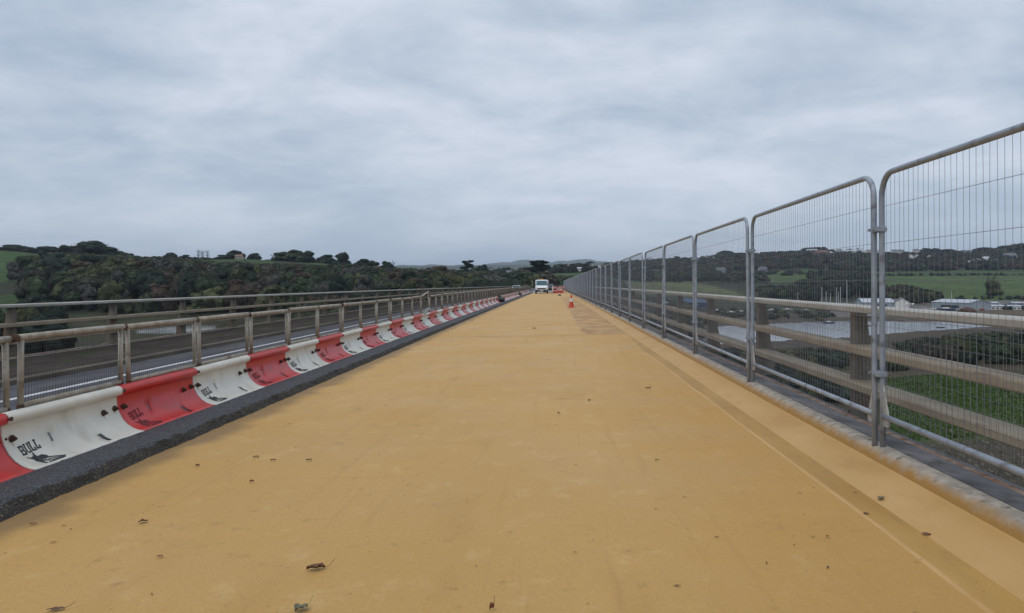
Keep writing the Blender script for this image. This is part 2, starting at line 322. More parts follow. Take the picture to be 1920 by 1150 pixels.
# left carriageway, line, verge, plinth
mb = MB(); mb.sweep([(-8.55, -.27), (-6, -.27), (-4.29, -.272)], ys_all); build(mb, 'carriageway', M_carr, kind='structure')
mb = MB(); mb.sweep([(-7.56, -.265), (-7.44, -.265)], ys_all)
build(mb, 'painted_line', M_line, kind='structure')
mb = MB(); mb.sweep([(-10.75, -.17), (-10.0, -.195), (-8.70, -.19), (-8.56, -.195)], ys_all); build(mb, 'verge', M_verge, kind='structure')
mb = MB(); mb.sweep([(-8.68, -.185), (-8.56, -.184), (-8.54, -.20), (-8.53, -.28)], ys_all); mb.sweep([(-9.46, -.184), (-9.41, -.182)], ys_all); build(mb, 'kerb', pbr('dirty kerbstone', (.15, .13, .105), (.09, .08, .065), 2, 8, .9, stretch=(1, .4, 1), spec=.15), kind='structure'); mb = MB()
mb.sweep([(-11.15, -.9), (-11.1, -.16), (-10.76, -.16), (-10.74, -.22)], ys_all); build(mb, 'kerb', M_concrete, kind='structure')

# ------------------------------------------------------------------ parapets
def parapet(side, x0, zoff, y_first, pitch, label, mesh_to):
    s = side
    root = thing('bridge_parapet', label, 'parapet')
    ysr = [float(v) for v in np.concatenate([np.arange(-8, 60, 3.5), np.arange(60, END, 15)])]
    def bar(xa, xb, za, zb, r=.012):
        xs = sorted((x0+s*xa, x0+s*xb)); a, b = xs
        return [(a, za+r), (a+r, za), (b-r, za), (b, za+r), (b, zb-r), (b-r, zb), (a+r, zb), (a, zb-r)]
    for (za, zb, m) in ((1.062, 1.128, M_paratop), (.668, .745, M_para), (.322, .40, M_para)):
        q = MB(); q.sweep(bar(0, .235, za+zoff, zb+zoff), ysr, closed=True); build(q, 'rail', m, root)
    p = MB(); z1 = 1.072
    p.add([(s*.10, -.07, 0), (s*.34, -.07, 0), (s*.34, .07, 0), (s*.10, .07, 0), (s*.10, -.065, z1), (s*.20, -.065, z1), (s*.20, .065, z1), (s*.10, .065, z1)][:8],
          [(0, 3, 2, 1), (4, 5, 6, 7), (0, 1, 5, 4), (1, 2, 6, 5), (2, 3, 7, 6), (3, 0, 4, 7)] if s > 0 else [(0, 1, 2, 3), (7, 6, 5, 4), (4, 5, 1, 0), (5, 6, 2, 1), (6, 7, 3, 2), (7, 4, 0, 3)])
    p.box(min(s*.06, s*.40), max(s*.06, s*.40), -.13, .13, -.0, .02)
    for yy in (-.10, .10):
        p.tube([(s*.10, yy, .02), (s*.10, yy, .05)], .016, 6)
    pm = p.mesh('post', M_parapost)
    y = y_first
    while y < END:
        b = obj('post', pm, root, (x0, y, zoff+.03-drop(y))); y += pitch
    # wire infill between the rails
    q = MB(); xw = x0-s*.012; r = .0011
    z0, z1 = .07+zoff, 1.07+zoff
    y = -1.0
    while y < mesh_to:
        d = drop(y); q.add([(xw-r, y, z0-d), (xw+r, y-r, z0-d), (xw+r, y+r, z0-d), (xw-r, y, z1-d), (xw+r, y-r, z1-d), (xw+r, y+r, z1-d)], [(0, 1, 4, 3), (1, 2, 5, 4), (2, 0, 3, 5)]); y += .075
    for k in range(11):
        z = z0+.02+k*(z1-z0-.02)/10
        q.sweep([(xw-r, z-r), (xw+r, z-r), (xw+r, z+r), (xw-r, z+r)], [v for v in ysr if v < mesh_to+8], closed=True)
    build(q, 'wire_infill', M_wire if s > 0 else M_gwire, root, kind='stuff')
    q = MB(); q.sweep(bar(-.03, .03, .045+zoff, .075+zoff, .006), ysr, closed=True); build(q, 'channel', M_rust, root)
    return root
parapet(1, 2.87, 0.0, 3.91, 3.42, 'brown three-rail steel parapet behind the mesh fence, overlooking the river', 130)
parapet(-1, -10.85, -0.215, 11.58, 3.5, 'brown three-rail steel parapet beyond the empty carriageway, below the wooded hill', 70)

# ------------------------------------------------------------------ mesh fence panels on the right kerb
def fence_panel_proto():
    root = thing('fence_panel', '', 'fence panel', group='mesh fence panels along the right kerb'); W = 3.46
    fr = MB(); H, Rr, r = 2.0, .17, .021
    path = [(0, 0, 0), (0, 0, .5), (0, 0, 1.2), (0, 0, H-Rr)]+[(0, Rr-Rr*math.cos(a), H-Rr+Rr*math.sin(a)) for a in [math.pi/2*i/6 for i in range(1, 7)]]
    path += [(0, W/2, H)]+[(0, W-p[1], p[2]) for p in reversed(path)]
    fr.tube(path, r, 10); kid(root, build(fr, 'frame', M_galv, root, smooth=True))
    bt = MB(); bt.tube([(0, .015, .235), (0, W-.015, .235)], .021, 10); kid(root, build(bt, 'bottom_tube', M_galv, root, smooth=True))
    w = MB(); n = 51; rr = .0013
    for i in range(1, n):
        y = i*W/n; top = H-.01
        if y < Rr: top = H-Rr+math.sqrt(max(Rr*Rr-(Rr-y)**2, 0))
        if y > W-Rr: top = H-Rr+math.sqrt(max(Rr*Rr-(y-W+Rr)**2, 0))
        wob = [0, .004*math.sin(i*2.1), -.004*math.sin(i*1.3), .003*math.sin(i*3.7), 0]
        zz = [.22, .7, 1.22, 1.75, top]
        w.tube([(.004, y+wob[k], zz[k]) for k in range(5)], rr, 4, cap=False)
    for k in range(6):
        z = 1.764-.27*k; w.tube([(0, .01, z), (0, W/2, z-.004), (0, W-.01, z)], rr*1.15, 4, cap=False)
    kid(root, build(w, 'wire_mesh', M_wire, root, kind='stuff'))
    def clamp(z):
        c = MB(); c.box(-.05, .022, W-.03, W+.08, z-.016, z+.016); c.box(-.06, -.02, W+.08, W+.105, z-.01, z+.01); c.tube([(-.06, W+.03, z), (.05, W+.03, z)], .009, 6)
        c.tube([(0, W, z-.022), (0, W, z+.022)], .027, 8); c.tube([(-.028, W+.06, z-.022), (-.028, W+.06, z+.022)], .027, 8); return c
    kid(root, build(clamp(1.60), 'clamp', M_galv, root)); kid(root, build(clamp(.54), 'clamp', M_galv, root))
    for y0, sg in ((0, 1), (W, -1)):
        g = MB(); g.add([(-.006, y0+sg*.02, .46), (-.006, y0+sg*.115, .20), (-.006, y0+sg*.10, .165), (-.006, y0+sg*.02, .165), (.006, y0+sg*.02, .46), (.006, y0+sg*.115, .20), (.006, y0+sg*.10, .165), (.006, y0+sg*.02, .165)],
                    [(0, 1, 2, 3), (7, 6, 5, 4), (0, 4, 5, 1), (1, 5, 6, 2), (2, 6, 7, 3), (3, 7, 4, 0)])
        kid(root, build(g, 'gusset', M_gusset, root))
    return root
fp = fence_panel_proto(); PY = 3.52; n_f = 44
for k in range(-1, n_f):
    y = 5.45+PY*k
    o = fp if k == -1 else copy_tree(fp)
    lean = R.uniform(-.011, .011)
    o.location = (2.39+R.uniform(-.008, .008), y+.03, .145-drop(y)+R.uniform(-.008, .006)); o.rotation_euler = (math.atan(-(drop(y+PY)-drop(y))/PY)+R.uniform(-.002, .002), lean, -.009+R.uniform(-.002, .002))
    if k < 0: o['label'] = 'galvanised mesh fence panel cut by the right photo edge, tallest of the row'
    elif k < 40: o['label'] = f'galvanised mesh fence panel, {ORD[k+1]} of the row on the right kerb counting from the camera'
    else: o['label'] = 'small distant galvanised mesh fence panel at the far end of the right-hand row'

# ------------------------------------------------------------------ curved red and white kerb barriers on the left
PROF = [(-3.65, .030), (-3.70, .037), (-3.75, .055), (-3.80, .087), (-3.845, .135), (-3.88, .20), (-3.897, .265), (-3.90, .325), (-3.895, .338), (-3.868, .345), (-3.848, .362), (-3.842, .388), (-3.852, .412), (-3.875, .428), (-3.90, .430), (-3.925, .420), (-3.935, .395)]
ARC = [0.]
for a, b in zip(PROF, PROF[1:]): ARC.append(ARC[-1]+math.dist(a, b))
def on_shell(t, off=0.0):
    for i in range(len(ARC)-1):
        if t <= ARC[i+1] or i == len(ARC)-2:
            f = (t-ARC[i])/(ARC[i+1]-ARC[i]); x = PROF[i][0]+f*(PROF[i+1][0]-PROF[i][0]); z = PROF[i][1]+f*(PROF[i+1][1]-PROF[i][1])
            dx, dz = PROF[i+1][0]-PROF[i][0], PROF[i+1][1]-PROF[i][1]; l = math.hypot(dx, dz); return x+off*dz/l, z-off*dx/l
UL = 1.395
def unit_proto(mat, ink, nm):
    root = thing('kerb_barrier', '', 'barrier', group='red and white curved barriers along the left kerb')
    ss = sorted(set([0, .01, .04, .07]+[UL*i/18 for i in range(1, 18)]+[.44, .47, .925, .985, UL-.03, UL-.005])); n = len(PROF)
    keep = [.44, .47, .925, .985]; ss = [v for v in ss if v in keep or v in (0, UL-.005) or min(abs(v-q_) for q_ in keep) > .02]
    mbs = MB(); vs = []
    for s in ss:
        for k, (x, z) in enumerate(PROF):
            vs.append((x, s, z))
    fs = []
    for i in range(len(ss)-1):
        for k in range(n-1):
            a = ss[i]
            if abs(a-.44) < 1e-6 and k == 4: continue                  # drain hole
            if abs(a-.925) < 1e-6 and k in (1, 2): continue             # slot
            fs.append((i*n+k, i*n+k+1, (i+1)*n+k+1, (i+1)*n+k))
    mbs.add(vs, fs); o = build(mbs, 'shell', mat, root, smooth=True); kid(root, o)
    md = o.modifiers.new('thickness', 'SOLIDIFY'); md.thickness = .008; md.offset = 1
    # bolts
    for s, t in ((.075, .335), (UL-.24, .33), (UL-.075, .34)):
        x, z = on_shell(t, .0); bo = MB(); bo.tube([(x, s, z), (x+.010, s, z-.001)], .028, 12); bo.tube([(x+.009, s, z), (x+.030, s, z)], .017, 6); bo.tube([(x+.028, s, z), (x+.042, s, z)], .009, 6)
        kid(root, build(bo, 'bolt', M_stain, root))
    bo = MB(); x, z = on_shell(.335, 0); bo.tube([(x-.001, UL-.03+.06, z+.005), (x+.004, UL+.03, z+.005)], .013, 8); kid(root, build(bo, 'bolt_hole', M_stain, root))
    bo = MB(); bo.tube([(-3.852, .012, .385), (-3.836, .012, .385)], .016, 8); kid(root, build(bo, 'rivet', M_stain, root))
    # drip stains of rust below the bolts are thin smears on the shell
    st = MB()
    for s, t in ((.075, .31), (UL-.24, .30), (UL-.075, .31)):
        ln = R.uniform(.03, .07); a = on_shell(t, .0008); b = on_shell(t-ln*.5, .0009); c = on_shell(t-ln, .0008)
        st.add([(a[0], s-.006, a[1]), (a[0], s+.005, a[1]), (b[0], s+.003, b[1]), (b[0], s-.003, b[1]), (c[0], s, c[1])], [(0, 1, 2, 3), (3, 2, 4)])
    if nm == 'white': kid(root, build(st, 'rust_streak', M_streak, root))
    # the maker's stamp: BULL over a charging bull
    S = MB()
    def poly(pts):       # pts in (s, t); fan-subdivided so that it hugs the curve
        P = [(p[0], p[1]) for p in pts]; v = []
        for s, t in P:
            x, z = on_shell(t, .0018); v.append((x, s, z))
        S.add(v, [tuple(range(len(P)))])
    def rect(s0, s1, t0, t1):
        k = max(1, int(abs(t1-t0)/.018)+1)
        for i in range(k): poly([(s0, t0+(t1-t0)*i/k), (s1, t0+(t1-t0)*i/k), (s1, t0+(t1-t0)*(i+1)/k), (s0, t0+(t1-t0)*(i+1)/k)])
    def letter(ch, s, t, w, h):
        q = w*.27; g = h*.17
        if ch == 'B':
            rect(s-.004, s+q, t, t+g); rect(s-.004, s+q, t+h-g, t+h); rect(s+.003, s+q, t+g, t+h-g)
            for a in (t, t+h*.5-g*.5, t+h-g): rect(s+q, s+w*.78, a, a+g)
            poly([(s+w*.66, t), (s+w*.9, t+g*.6), (s+w*.95, t+h*.25), (s+w*.86, t+h*.48), (s+w*.64, t+h*.5)])
            poly([(s+w*.62, t+h*.5), (s+w*.82, t+h*.55), (s+w*.9, t+h*.75), (s+w*.82, t+h-g*.5), (s+w*.62, t+h)])
        if ch == 'U':
            rect(s, s+q, t+g, t+h-g*.8); rect(s+w*.68, s+w*.68+q*.8, t+g, t+h-g*.8); rect(s+q*.5, s+w*.8, t, t+g)
            rect(s-.005, s+q+.005, t+h-g*.8, t+h); rect(s+w*.60, s+w*.98, t+h-g*.8, t+h)
        if ch == 'L':
            rect(s+.003, s+q+.003, t+g, t+h-g*.8); rect(s-.003, s+w*.85, t, t+g); rect(s-.003, s+q+.009, t+h-g*.8, t+h); rect(s+w*.62, s+w*.88, t+g, t+h*.38)
    for i, ch in enumerate('BULL'): letter(ch, .10+.054*i, .185+.006*i, .052, .082)
    bx, bt = .17, .10
    poly([(bx-.035, bt+.03), (bx-.01, bt+.06), (bx+.02, bt+.055), (bx+.035, bt+.02), (bx+.02, bt-.025), (bx-.02, bt-.03), (bx-.035, bt)])
    poly([(bx-.035, bt+.03), (bx-.062, bt+.05), (bx-.060, bt+.072), (bx-.048, bt+.055), (bx-.02, bt+.05)])
    poly([(bx+.0, bt+.055), (bx+.012, bt+.085), (bx+.028, bt+.088), (bx+.022, bt+.06), (bx+.03, bt+.04)])
    poly([(bx+.03, bt+.045), (bx+.075, bt+.05), (bx+.11, bt+.025), (bx+.09, bt+.0), (bx+.05, bt-.005), (bx+.03, bt+.01)])
    poly([(bx-.02, bt-.025), (bx-.012, bt-.06), (bx+.008, bt-.062), (bx+.004, bt-.028)])
    poly([(bx+.02, bt-.02), (bx+.055, bt-.045), (bx+.075, bt-.04), (bx+.04, bt-.005)])
    for j in range(3): poly([(bx+.07, bt+.02-.028*j), (bx+.235-.02*j, bt-.036-.006*j), (bx+.235-.02*j, bt-.046-.006*j), (bx+.07, bt+.005-.028*j)])
    rect(bx+.02, bx+.20, bt-.066, bt-.052)
    kid(root, build(S, 'printed_logo', ink, root))
    return root
M_streak = pbr('rust smear', (0.52, 0.43, 0.31), (0.42, 0.31, 0.20), 40, 5, .8)
U_w, U_r = unit_proto(M_white, M_ink, 'white'), unit_proto(M_red, M_inkred, 'red')
SEAM = 5.235
first = {0: True, 1: True}; cnt = {0: 0, 1: 0}
gap1, gap2 = range(34, 35), range(57, 58)
for k in range(-2, 83):
    c = k % 2                       # 0 white, 1 red
    if k in gap1 or k in gap2: continue
    pr = U_w if c == 0 else U_r
    o = pr if first[c] else copy_tree(pr); first[c] = False
    y = SEAM+UL*k; far = k > 34
    o.location = (R.uniform(-.008, .008)-(.0 if not far else .0), y, -drop(y)+R.uniform(-.004, .004)); o.rotation_euler = (math.atan(-(drop(y+UL)-drop(y))/UL)+R.uniform(-.003, .003), 0, R.uniform(-.004, .004))
    nm = 'white' if c == 0 else 'red'
    if k < 0: o['label'] = f'{nm} curved plastic barrier at the very left photo edge on the asphalt kerb'
    elif cnt[c] < 17: o['label'] = f'{nm} curved plastic barrier with stamped logo, {ORD[cnt[c]]} whole {nm} one from the camera'
    elif k < 57: o['label'] = f'small {nm} curved barrier, {ORD[(k-35)//2]} {nm} one past the dark sack'
    else: o['label'] = f'tiny {nm} curved barrier past the second sack near the van'
    if k >= 0: cnt[c] += 1

# guard panels of tube and wire standing behind the barriers
def guard_proto():
    root = thing('guard_panel', '', 'guard rail panel', group='low wire guard panels behind the kerb barriers'); W = UL-.02; x = 0
    a = MB(); a.tube([(0, .0, .545), (0, W*.5, .547), (0, W, .545)], .026, 10); kid(root, build(a, 'top_tube', M_guard, root, smooth=True))
    for y in (.05, W-.05):
        p = MB(); p.tube([(0, y, .0), (0, y, .53)], .021, 10); kid(root, build(p, 'post', M_guard, root, smooth=True))
    a = MB(); a.tube([(0, .055, .045), (0, W-.055, .045)], .022, 8); kid(root, build(a, 'bottom_tube', M_guard, root, smooth=True))
    w = MB(); n = 38
    for i in range(1, n):
        y = .05+(W-.1)*i/n; w.tube([(.012, y, .05), (.012, y, .53)], .0013, 3, cap=False)
    for i in range(9):
        z = .07+i*.056; w.tube([(.012, .05, z), (.012, W-.05, z)], .0011, 3, cap=False)
    kid(root, build(w, 'wire_mesh', M_gwire, root, kind='stuff'))
    for y in (-.004, W+.004):
        c = MB(); c.tube([(0, y-.014, .545), (0, y+.014, .545)], .029, 8); kid(root, build(c, 'rusty_collar', M_stain, root))
    for y in (.05, W-.05):
        c = MB(); c.tube([(0, y, .0), (0, y, .05)], .026, 8); kid(root, build(c, 'rusty_foot', M_stain, root))
    return root
gp = guard_proto()
for k in range(-2, 90):
    y = 5.41+UL*k; o = gp if k == -2 else copy_tree(gp)
    tilt = 0
    o.location = (-3.93+R.uniform(-.012, .012), y, .395-drop(y)+R.uniform(-.006, .006))
    if k == 12: tilt = .10
    o.rotation_euler = (math.atan(-(drop(y+UL)-drop(y))/UL)+tilt+R.uniform(-.004, .004), R.uniform(-.025, .025), R.uniform(-.006, .006))
    if k < 0: o['label'] = 'rusty tube and wire guard panel cut by the left photo edge'
    elif k == 12: o['label'] = 'guard panel knocked loose with its far end tilted upward'
    elif k < 50: o['label'] = f'weathered tube and wire guard panel, {ORD[k if k < 12 else k-1]} whole one from the camera'
    else: o['label'] = 'small distant guard panel in the far run on the left kerb'
q = MB(); q.box(-.02, .02, 0, 1.25, 0, .05); o = build(q, 'loose_rail', pbr('grey green rail', (.22, .27, .25), (.3, .33, .3), 8), label='loose grey rail sticking up under the tilted guard panel', cat='rail')
o.location = (-3.86, 22.2, .38); o.rotation_euler = (.10, 0, .02)

# ------------------------------------------------------------------ dark sacks on the left kerb
def lumpy(cx, cy, cz, rx, ry, rz, seed, n=10, m=14, amp=.15):
    rr = random.Random(seed); q = MB(); ph = [rr.uniform(0, 6.28) for _ in range(6)]; vs = []
    for i in range(n+1):
        th = math.pi*i/n
        for j in range(m):
            a = 2*math.pi*j/m; k = 1+amp*(math.sin(2*a+ph[0])*math.sin(th*2+ph[1])+.6*math.sin(3*a+ph[2]+th*2)+.5*math.sin(5*a+ph[3])*math.sin(3*th))
            vs.append((cx+rx*k*math.sin(th)*math.cos(a), cy+ry*k*math.sin(th)*math.sin(a), cz+rz*k*math.cos(th)))
    fs = [(i*m+j, (i+1)*m+j, (i+1)*m+(j+1) % m, i*m+(j+1) % m) for i in range(n) for j in range(m)]
    q.add(vs, fs); return q
M_sack = pbr('dirty dark sack', (0.035, 0.036, 0.034), (0.10, 0.10, 0.09), 6, 6, .7, bump=.6, bscale=14)
y = 53.5; t = thing('rubble_sack', 'dark lumpy rubble sack slumped across the barriers on the left kerb', 'sack', (-3.68, y, .02-drop(y)))
build(lumpy(0, 0, .20, .24, .42, .21, 3), 'sack_body', M_sack, t, smooth=True)
build(lumpy(-.15, -.1, .45, .08, .12, .16, 5), 'tied_neck', M_sack, t, smooth=True); build(lumpy(-.17, .24, .44, .07, .1, .14, 8), 'handle', M_sack, t, smooth=True)
y = 84.7; t = thing('rubble_sack', 'small dark sack in the gap of the far barriers', 'sack', (-3.75, y, .02-drop(y)))
build(lumpy(0, 0, .18, .22, .5, .2, 13), 'sack_body', M_sack, t, smooth=True); build(lumpy(-.05, .1, .40, .06, .07, .08, 15), 'tied_neck', M_sack, t, smooth=True)

# ------------------------------------------------------------------ traffic cones
def cone(x, y, label, h=.75, rz=.3, group=None):
    t = thing('traffic_cone', label, 'traffic cone', (x, y, zroad(x, y)), rz, group)
    b = MB(); b.box(-.20, .20, -.20, .20, 0, .035, taper=.008); b.tube([(0, 0, .034), (0, 0, .05)], [.165, .15], 20); build(b, 'base', M_orange if h > .7 else M_black, t)
    H = h; R0, R1 = .145, .032
    rad = lambda z: R0+(R1-R0)*(z-.045)/(H-.045)
    b = MB(); zs = [.045, .045+(H-.045)*.42]; b.tube([(0, 0, z) for z in zs], [rad(z) for z in zs], 20); build(b, 'body', M_orange if h > .7 else M_stain, t)
    zs = [.045+(H-.045)*.42, .045+(H-.045)*.72]; b = MB(); b.tube([(0, 0, z) for z in zs], [rad(z)+.003 for z in zs], 20); build(b, 'reflective_sleeve', M_sleeve, t)
    zs = [.045+(H-.045)*.72, H]; b = MB(); b.tube([(0, 0, z) for z in zs]+[(0, 0, H+.004)], [rad(z) for z in zs]+[.02], 20); build(b, 'tip', M_orange if h > .7 else M_stain, t)
cone(1.06, 41.8, 'orange and white traffic cone standing alone on the yellow deck', .72)
cone(.83, 86, 'tiny dark fallen-looking cone further down the deck towards the barrier boards', .42)

# ------------------------------------------------------------------ white drop-side van facing the camera
def van():
    M_vw = pbr('white van paint', (.74, .75, .76), (.68, .69, .70), 3, 4, .3); M_vg = bpy.data.materials.new('van windscreen'); M_vg.use_nodes = True
    b = M_vg.node_tree.nodes['Principled BSDF']; b.inputs['Base Color'].default_value = (.045, .10, .12, 1); b.inputs['Roughness'].default_value = .08
    M_gr = pbr('van grille', (.02, .02, .022), (.04, .04, .04), 9, 3, .6); M_amb = pbr('amber beacon', (.75, .33, .03), (.6, .25, .03), 9, 3, .35)
    M_lamp = pbr('headlamp', (.55, .58, .6), (.4, .42, .45), 30, 2, .15); M_pl = pbr('number plate', (.62, .62, .58), (.5, .5, .47), 30, 2, .5)
    y = 108; x = -1.60; t = thing('van', 'white works van with amber roof beacon facing the camera', 'van', (x, y, zroad(x, y)))
    # cross-sections front to back: (y, half width bottom, half width top, z bottom, z top)
    sec = [(0, .80, .74, .42, .86), (.10, .88, .80, .38, 1.00), (.55, .91, .82, .36, 1.16), (.75, .92, .80, .36, 1.22), (1.45, .92, .74, .36, 1.92), (1.75, .92, .76, .36, 2.02), (2.6, .92, .80, .36, 2.04)]
    q = MB(); vs = []
    for (yy, wb, wt, z0, z1) in sec:
        zm = min(1.15, z0+(z1-z0)*.6)
        vs += [(-wb*.96, yy, z0), (-wb, yy, z0+.12), (-wb, yy, zm), (-wt, yy, z1-.06), (-wt+.08, yy, z1), (wt-.08, yy, z1), (wt, yy, z1-.06), (wb, yy, zm), (wb, yy, z0+.12), (wb*.96, yy, z0)]
    n = 10; fs = [(i*n+k, (i+1)*n+k, (i+1)*n+(k+1) % n, i*n+(k+1) % n) for i in range(len(sec)-1) for k in range(n)]; fs += [tuple(range(n)), tuple(range((len(sec)-1)*n, len(sec)*n))[::-1]]
    q.add(vs, fs); bodyo = build(q, 'cab', M_vw, t)
    q = MB(); q.add([(-.78, .70, 1.25), (.78, .70, 1.25), (.70, 1.36, 1.90), (-.70, 1.36, 1.90), (-.78, .80, 1.22), (.78, .80, 1.22), (.70, 1.46, 1.86), (-.70, 1.46, 1.86)], [(0, 1, 2, 3), (0, 4, 5, 1), (1, 5, 6, 2), (2, 6, 7, 3), (3, 7, 4, 0)])
    o = build(q, 'windscreen', M_vg, t); 
    q = MB(); q.box(-.62, .62, -.025, .03, .66, .80); q.box(-.5, .5, -.02, .03, .82, .86); build(q, 'grille', M_gr, t)
    q = MB(); q.box(-.93, .93, -.06, .25, .30, .58, taper=.02); build(q, 'bumper', M_gr, t)
    for s in (-1, 1):
        q = MB(); q.box(*sorted((s*.60, s*.84)), -.012, .10, .74, .92, taper=.02); build(q, 'headlight', M_lamp, t)
        q = MB(); q.box(*sorted((s*.94, s*1.06)), .95, 1.08, 1.22, 1.52, taper=.01); q.tube([(s*.88, 1.02, 1.30), (s*.96, 1.02, 1.32)], .015, 6); build(q, 'wing_mirror', M_gr, t)
        q = MB(); q.add([(s*.915, 1.0, 1.20), (s*.915, 2.3, 1.20), (s*.80, 2.25, 1.80), (s*.775, 1.45, 1.80)], [(0, 1, 2, 3)]); build(q, 'side_window', M_vg, t)
        for yy in (.75, 4.2):
            w = MB(); w.tube([(s*.74, yy, .34), (s*.93, yy, .34)], .34, 18); wo = build(w, 'wheel', M_black, t); w = MB(); w.tube([(s*.92, yy, .34), (s*.945, yy, .34)], .19, 12); build(w, 'hub', M_lamp, wo)
    q = MB(); q.box(-.26, .26, -.085, -.06, .40, .50); build(q, 'number_plate', M_pl, t)
    q = MB(); q.box(-.35, .35, 1.75, 1.95, 2.05, 2.11); q.cone((-.0, 1.85), .12, .09, 2.10, 2.22, 12); build(q, 'beacon', M_amb, t)
    q = MB(); q.box(-.97, .97, 2.65, 5.2, .62, .78); q.box(-.97, .97, 2.65, 2.72, .78, 2.0); q.box(-.97, -.93, 2.72, 5.2, .78, 1.2); q.box(.93, .97, 2.72, 5.2, .78, 1.2); q.box(-.93, .93, 5.16, 5.2, .78, 1.2); build(q, 'load_bed', M_vw, t)
    q = MB(); q.box(-.4, .4, 1.2, 5.0, .40, .60); build(q, 'chassis', M_gr, t)
van()

def car(x, y, z, rz, colr, label, group=None, s=1.0):
    Mp = pbr('car paint', colr, tuple(c*.85 for c in colr), 3, 3, .3); Mg = pbr('car glass', (.03, .04, .05), (.05, .06, .07), 3, 3, .1)
    t = thing('parked_car', label, 'car', (x, y, z), rz, group); t.scale = (s, s, s)
    q = MB(); pr = [(-2.1, .35), (-2.15, .75), (-1.3, .92), (-.7, 1.38), (.8, 1.42), (1.6, .98), (2.1, .88), (2.12, .35)]; vs = []
    for w, in ((-.84,), (.84,)):
        for (yy, zz) in pr: vs.append((w*(1 if zz < 1.0 else .8), yy, zz))
    n = len(pr); q.add(vs, [tuple(range(n)), tuple(range(n, 2*n))[::-1]]+[(k, k+n, (k+1) % n+n, (k+1) % n) for k in range(n)]); build(q, 'body', Mp, t)
    q = MB(); q.add([(-.70, -1.22, .97), (.70, -1.22, .97), (.62, -.76, 1.34), (-.62, -.76, 1.34)], [(0, 1, 2, 3)]); q.add([(-.7, 1.54, 1.03), (.7, 1.54, 1.03), (.62, .88, 1.39), (-.62, .88, 1.39)], [(3, 2, 1, 0)])
    for s_ in (-1, 1): q.add([(s_*.842, -1.0, .99), (s_*.842, 1.3, 1.0), (s_*.69, .75, 1.36), (s_*.69, -.65, 1.34)], [(0, 1, 2, 3)])
    for v in range(len(q.v)): q.v[v] = (q.v[v][0]*1.01, q.v[v][1]*1.01, q.v[v][2]+.012)
    build(q, 'windows', Mg, t)
    for s_ in (-1, 1):
        for yy in (-1.35, 1.3):
            w = MB(); w.tube([(s_*.66, yy, .32), (s_*.85, yy, .32)], .32, 12); build(w, 'wheel', M_black, t)
car(-7.3, 150, -.27-drop(150), 0, (.45, .47, .5), 'silver car far along the left carriageway beyond the parapet')
car(-.55, 124, zroad(-.55, 124), .1, (.02, .022, .03), 'dark car parked behind the van on the grey road')

# ------------------------------------------------------------------ works barrier boards at the end of the yellow deck
M_rb = pbr('board red', (.45, .05, .045), (.38, .045, .04), 5); M_wb = pbr('board white', (.62, .58, .55), (.55, .5, .47), 5)
def board(x, y, rz, lean, label):
    t = thing('barrier_board', label, 'barrier board', (x, y, zroad(x, y)), rz, 'red and white boards closing the deck'); t.rotation_euler.x = lean
    for i in range(6):
        q = MB(); q.box(-.66+i*.22, -.44+i*.22, -.02, .02, .72, .98); build(q, 'stripe_block', M_rb if i % 2 else M_wb, t)
        q = MB(); q.box(-.66+i*.22, -.44+i*.22, -.018, .018, .25, .42); build(q, 'stripe_block', M_wb if i % 2 else M_rb, t)
    for s in (-.6, .6):
        q = MB(); q.box(s-.03, s+.03, -.025, .025, 0, 1.0); q.box(s-.05, s+.05, -.3, .3, 0, .05); build(q, 'foot', M_rb, t)
board(1.0, 112, .5, .12, 'red and white barrier board leaning at an angle beside the fence')
board(.6, 114.5, -.7, -.1, 'red and white barrier board turned inwards behind the leaning one')
board(1.4, 116, .2, 0, 'upright red and white barrier board closest to the mesh fence')
board(.2, 118.5, 1.0, .25, 'tilted red and white barrier board at the back of the heap')
q = MB(); q.box(-.7, .5, -.35, .35, 0, .22); q.box(-.5, .7, -.25, .3, .22, .36, taper=.04); o = build(q, 'barrier_feet_pile', M_rb, label='low pile of dark red barrier feet in front of the boards', cat='barrier feet'); o.location = (.95, 110.5, zroad(1, 110.5)); o.rotation_euler.z = .3
t = thing('marker_post', 'white marker post standing between the van and the red boards', 'marker post', (-.03, 110, zroad(0, 110)))
q = MB(); q.tube([(0, 0, .05), (.05, 0, .5), (.02, 0, 1.15)], [.09, .11, .07], 8); build(q, 'post', M_wb, t); q = MB(); q.box(-.2, .2, -.2, .2, 0, .06, taper=.02); build(q, 'base', M_black, t)
t = thing('sign_post', 'slim brown post rising left of the van behind the kerb', 'post', (-4.0, 145, -drop(145)))
q = MB(); q.tube([(0, 0, -.2), (0, 0, 2.1)], .06, 8); build(q, 'pole', M_parapost, t); q = MB(); q.box(-.15, .15, -.03, -.0, 1.75, 2.05); build(q, 'plate', M_concrete, t)

# ------------------------------------------------------------------ leaves on the deck
def leafshape(L, W, curl, seed):
    rr = random.Random(seed); q = MB(); n = 7; vs = []
    for i in range(n+1):
        f = i/n; w = W*math.sin(math.pi*min(1, f*.93+.04))**.8*(1+.25*math.sin(f*17+seed)); z = .004+curl*.6*(math.sin(f*3.1)*.5+.2*math.sin(f*9+seed))
        vs += [(f*L-L/2, -w, z+curl*rr.uniform(.3, 1)), (f*L-L/2, 0, z), (f*L-L/2, w, z+curl*rr.uniform(.2, .9))]
    q.add(vs, [(i*3+k, (i+1)*3+k, (i+1)*3+k+1, i*3+k+1) for i in range(n) for k in range(2)]); return q
M_leaf = pbr('dead leaf', (.085, .035, .018), (.14, .06, .025), 40, 5, .7); M_leafg = pbr('grey green leaf', (.09, .095, .06), (.15, .15, .07), 40, 5, .6); M_leafr = pbr('russet leaf', (.20, .07, .035), (.13, .05, .03), 40, 5, .7)
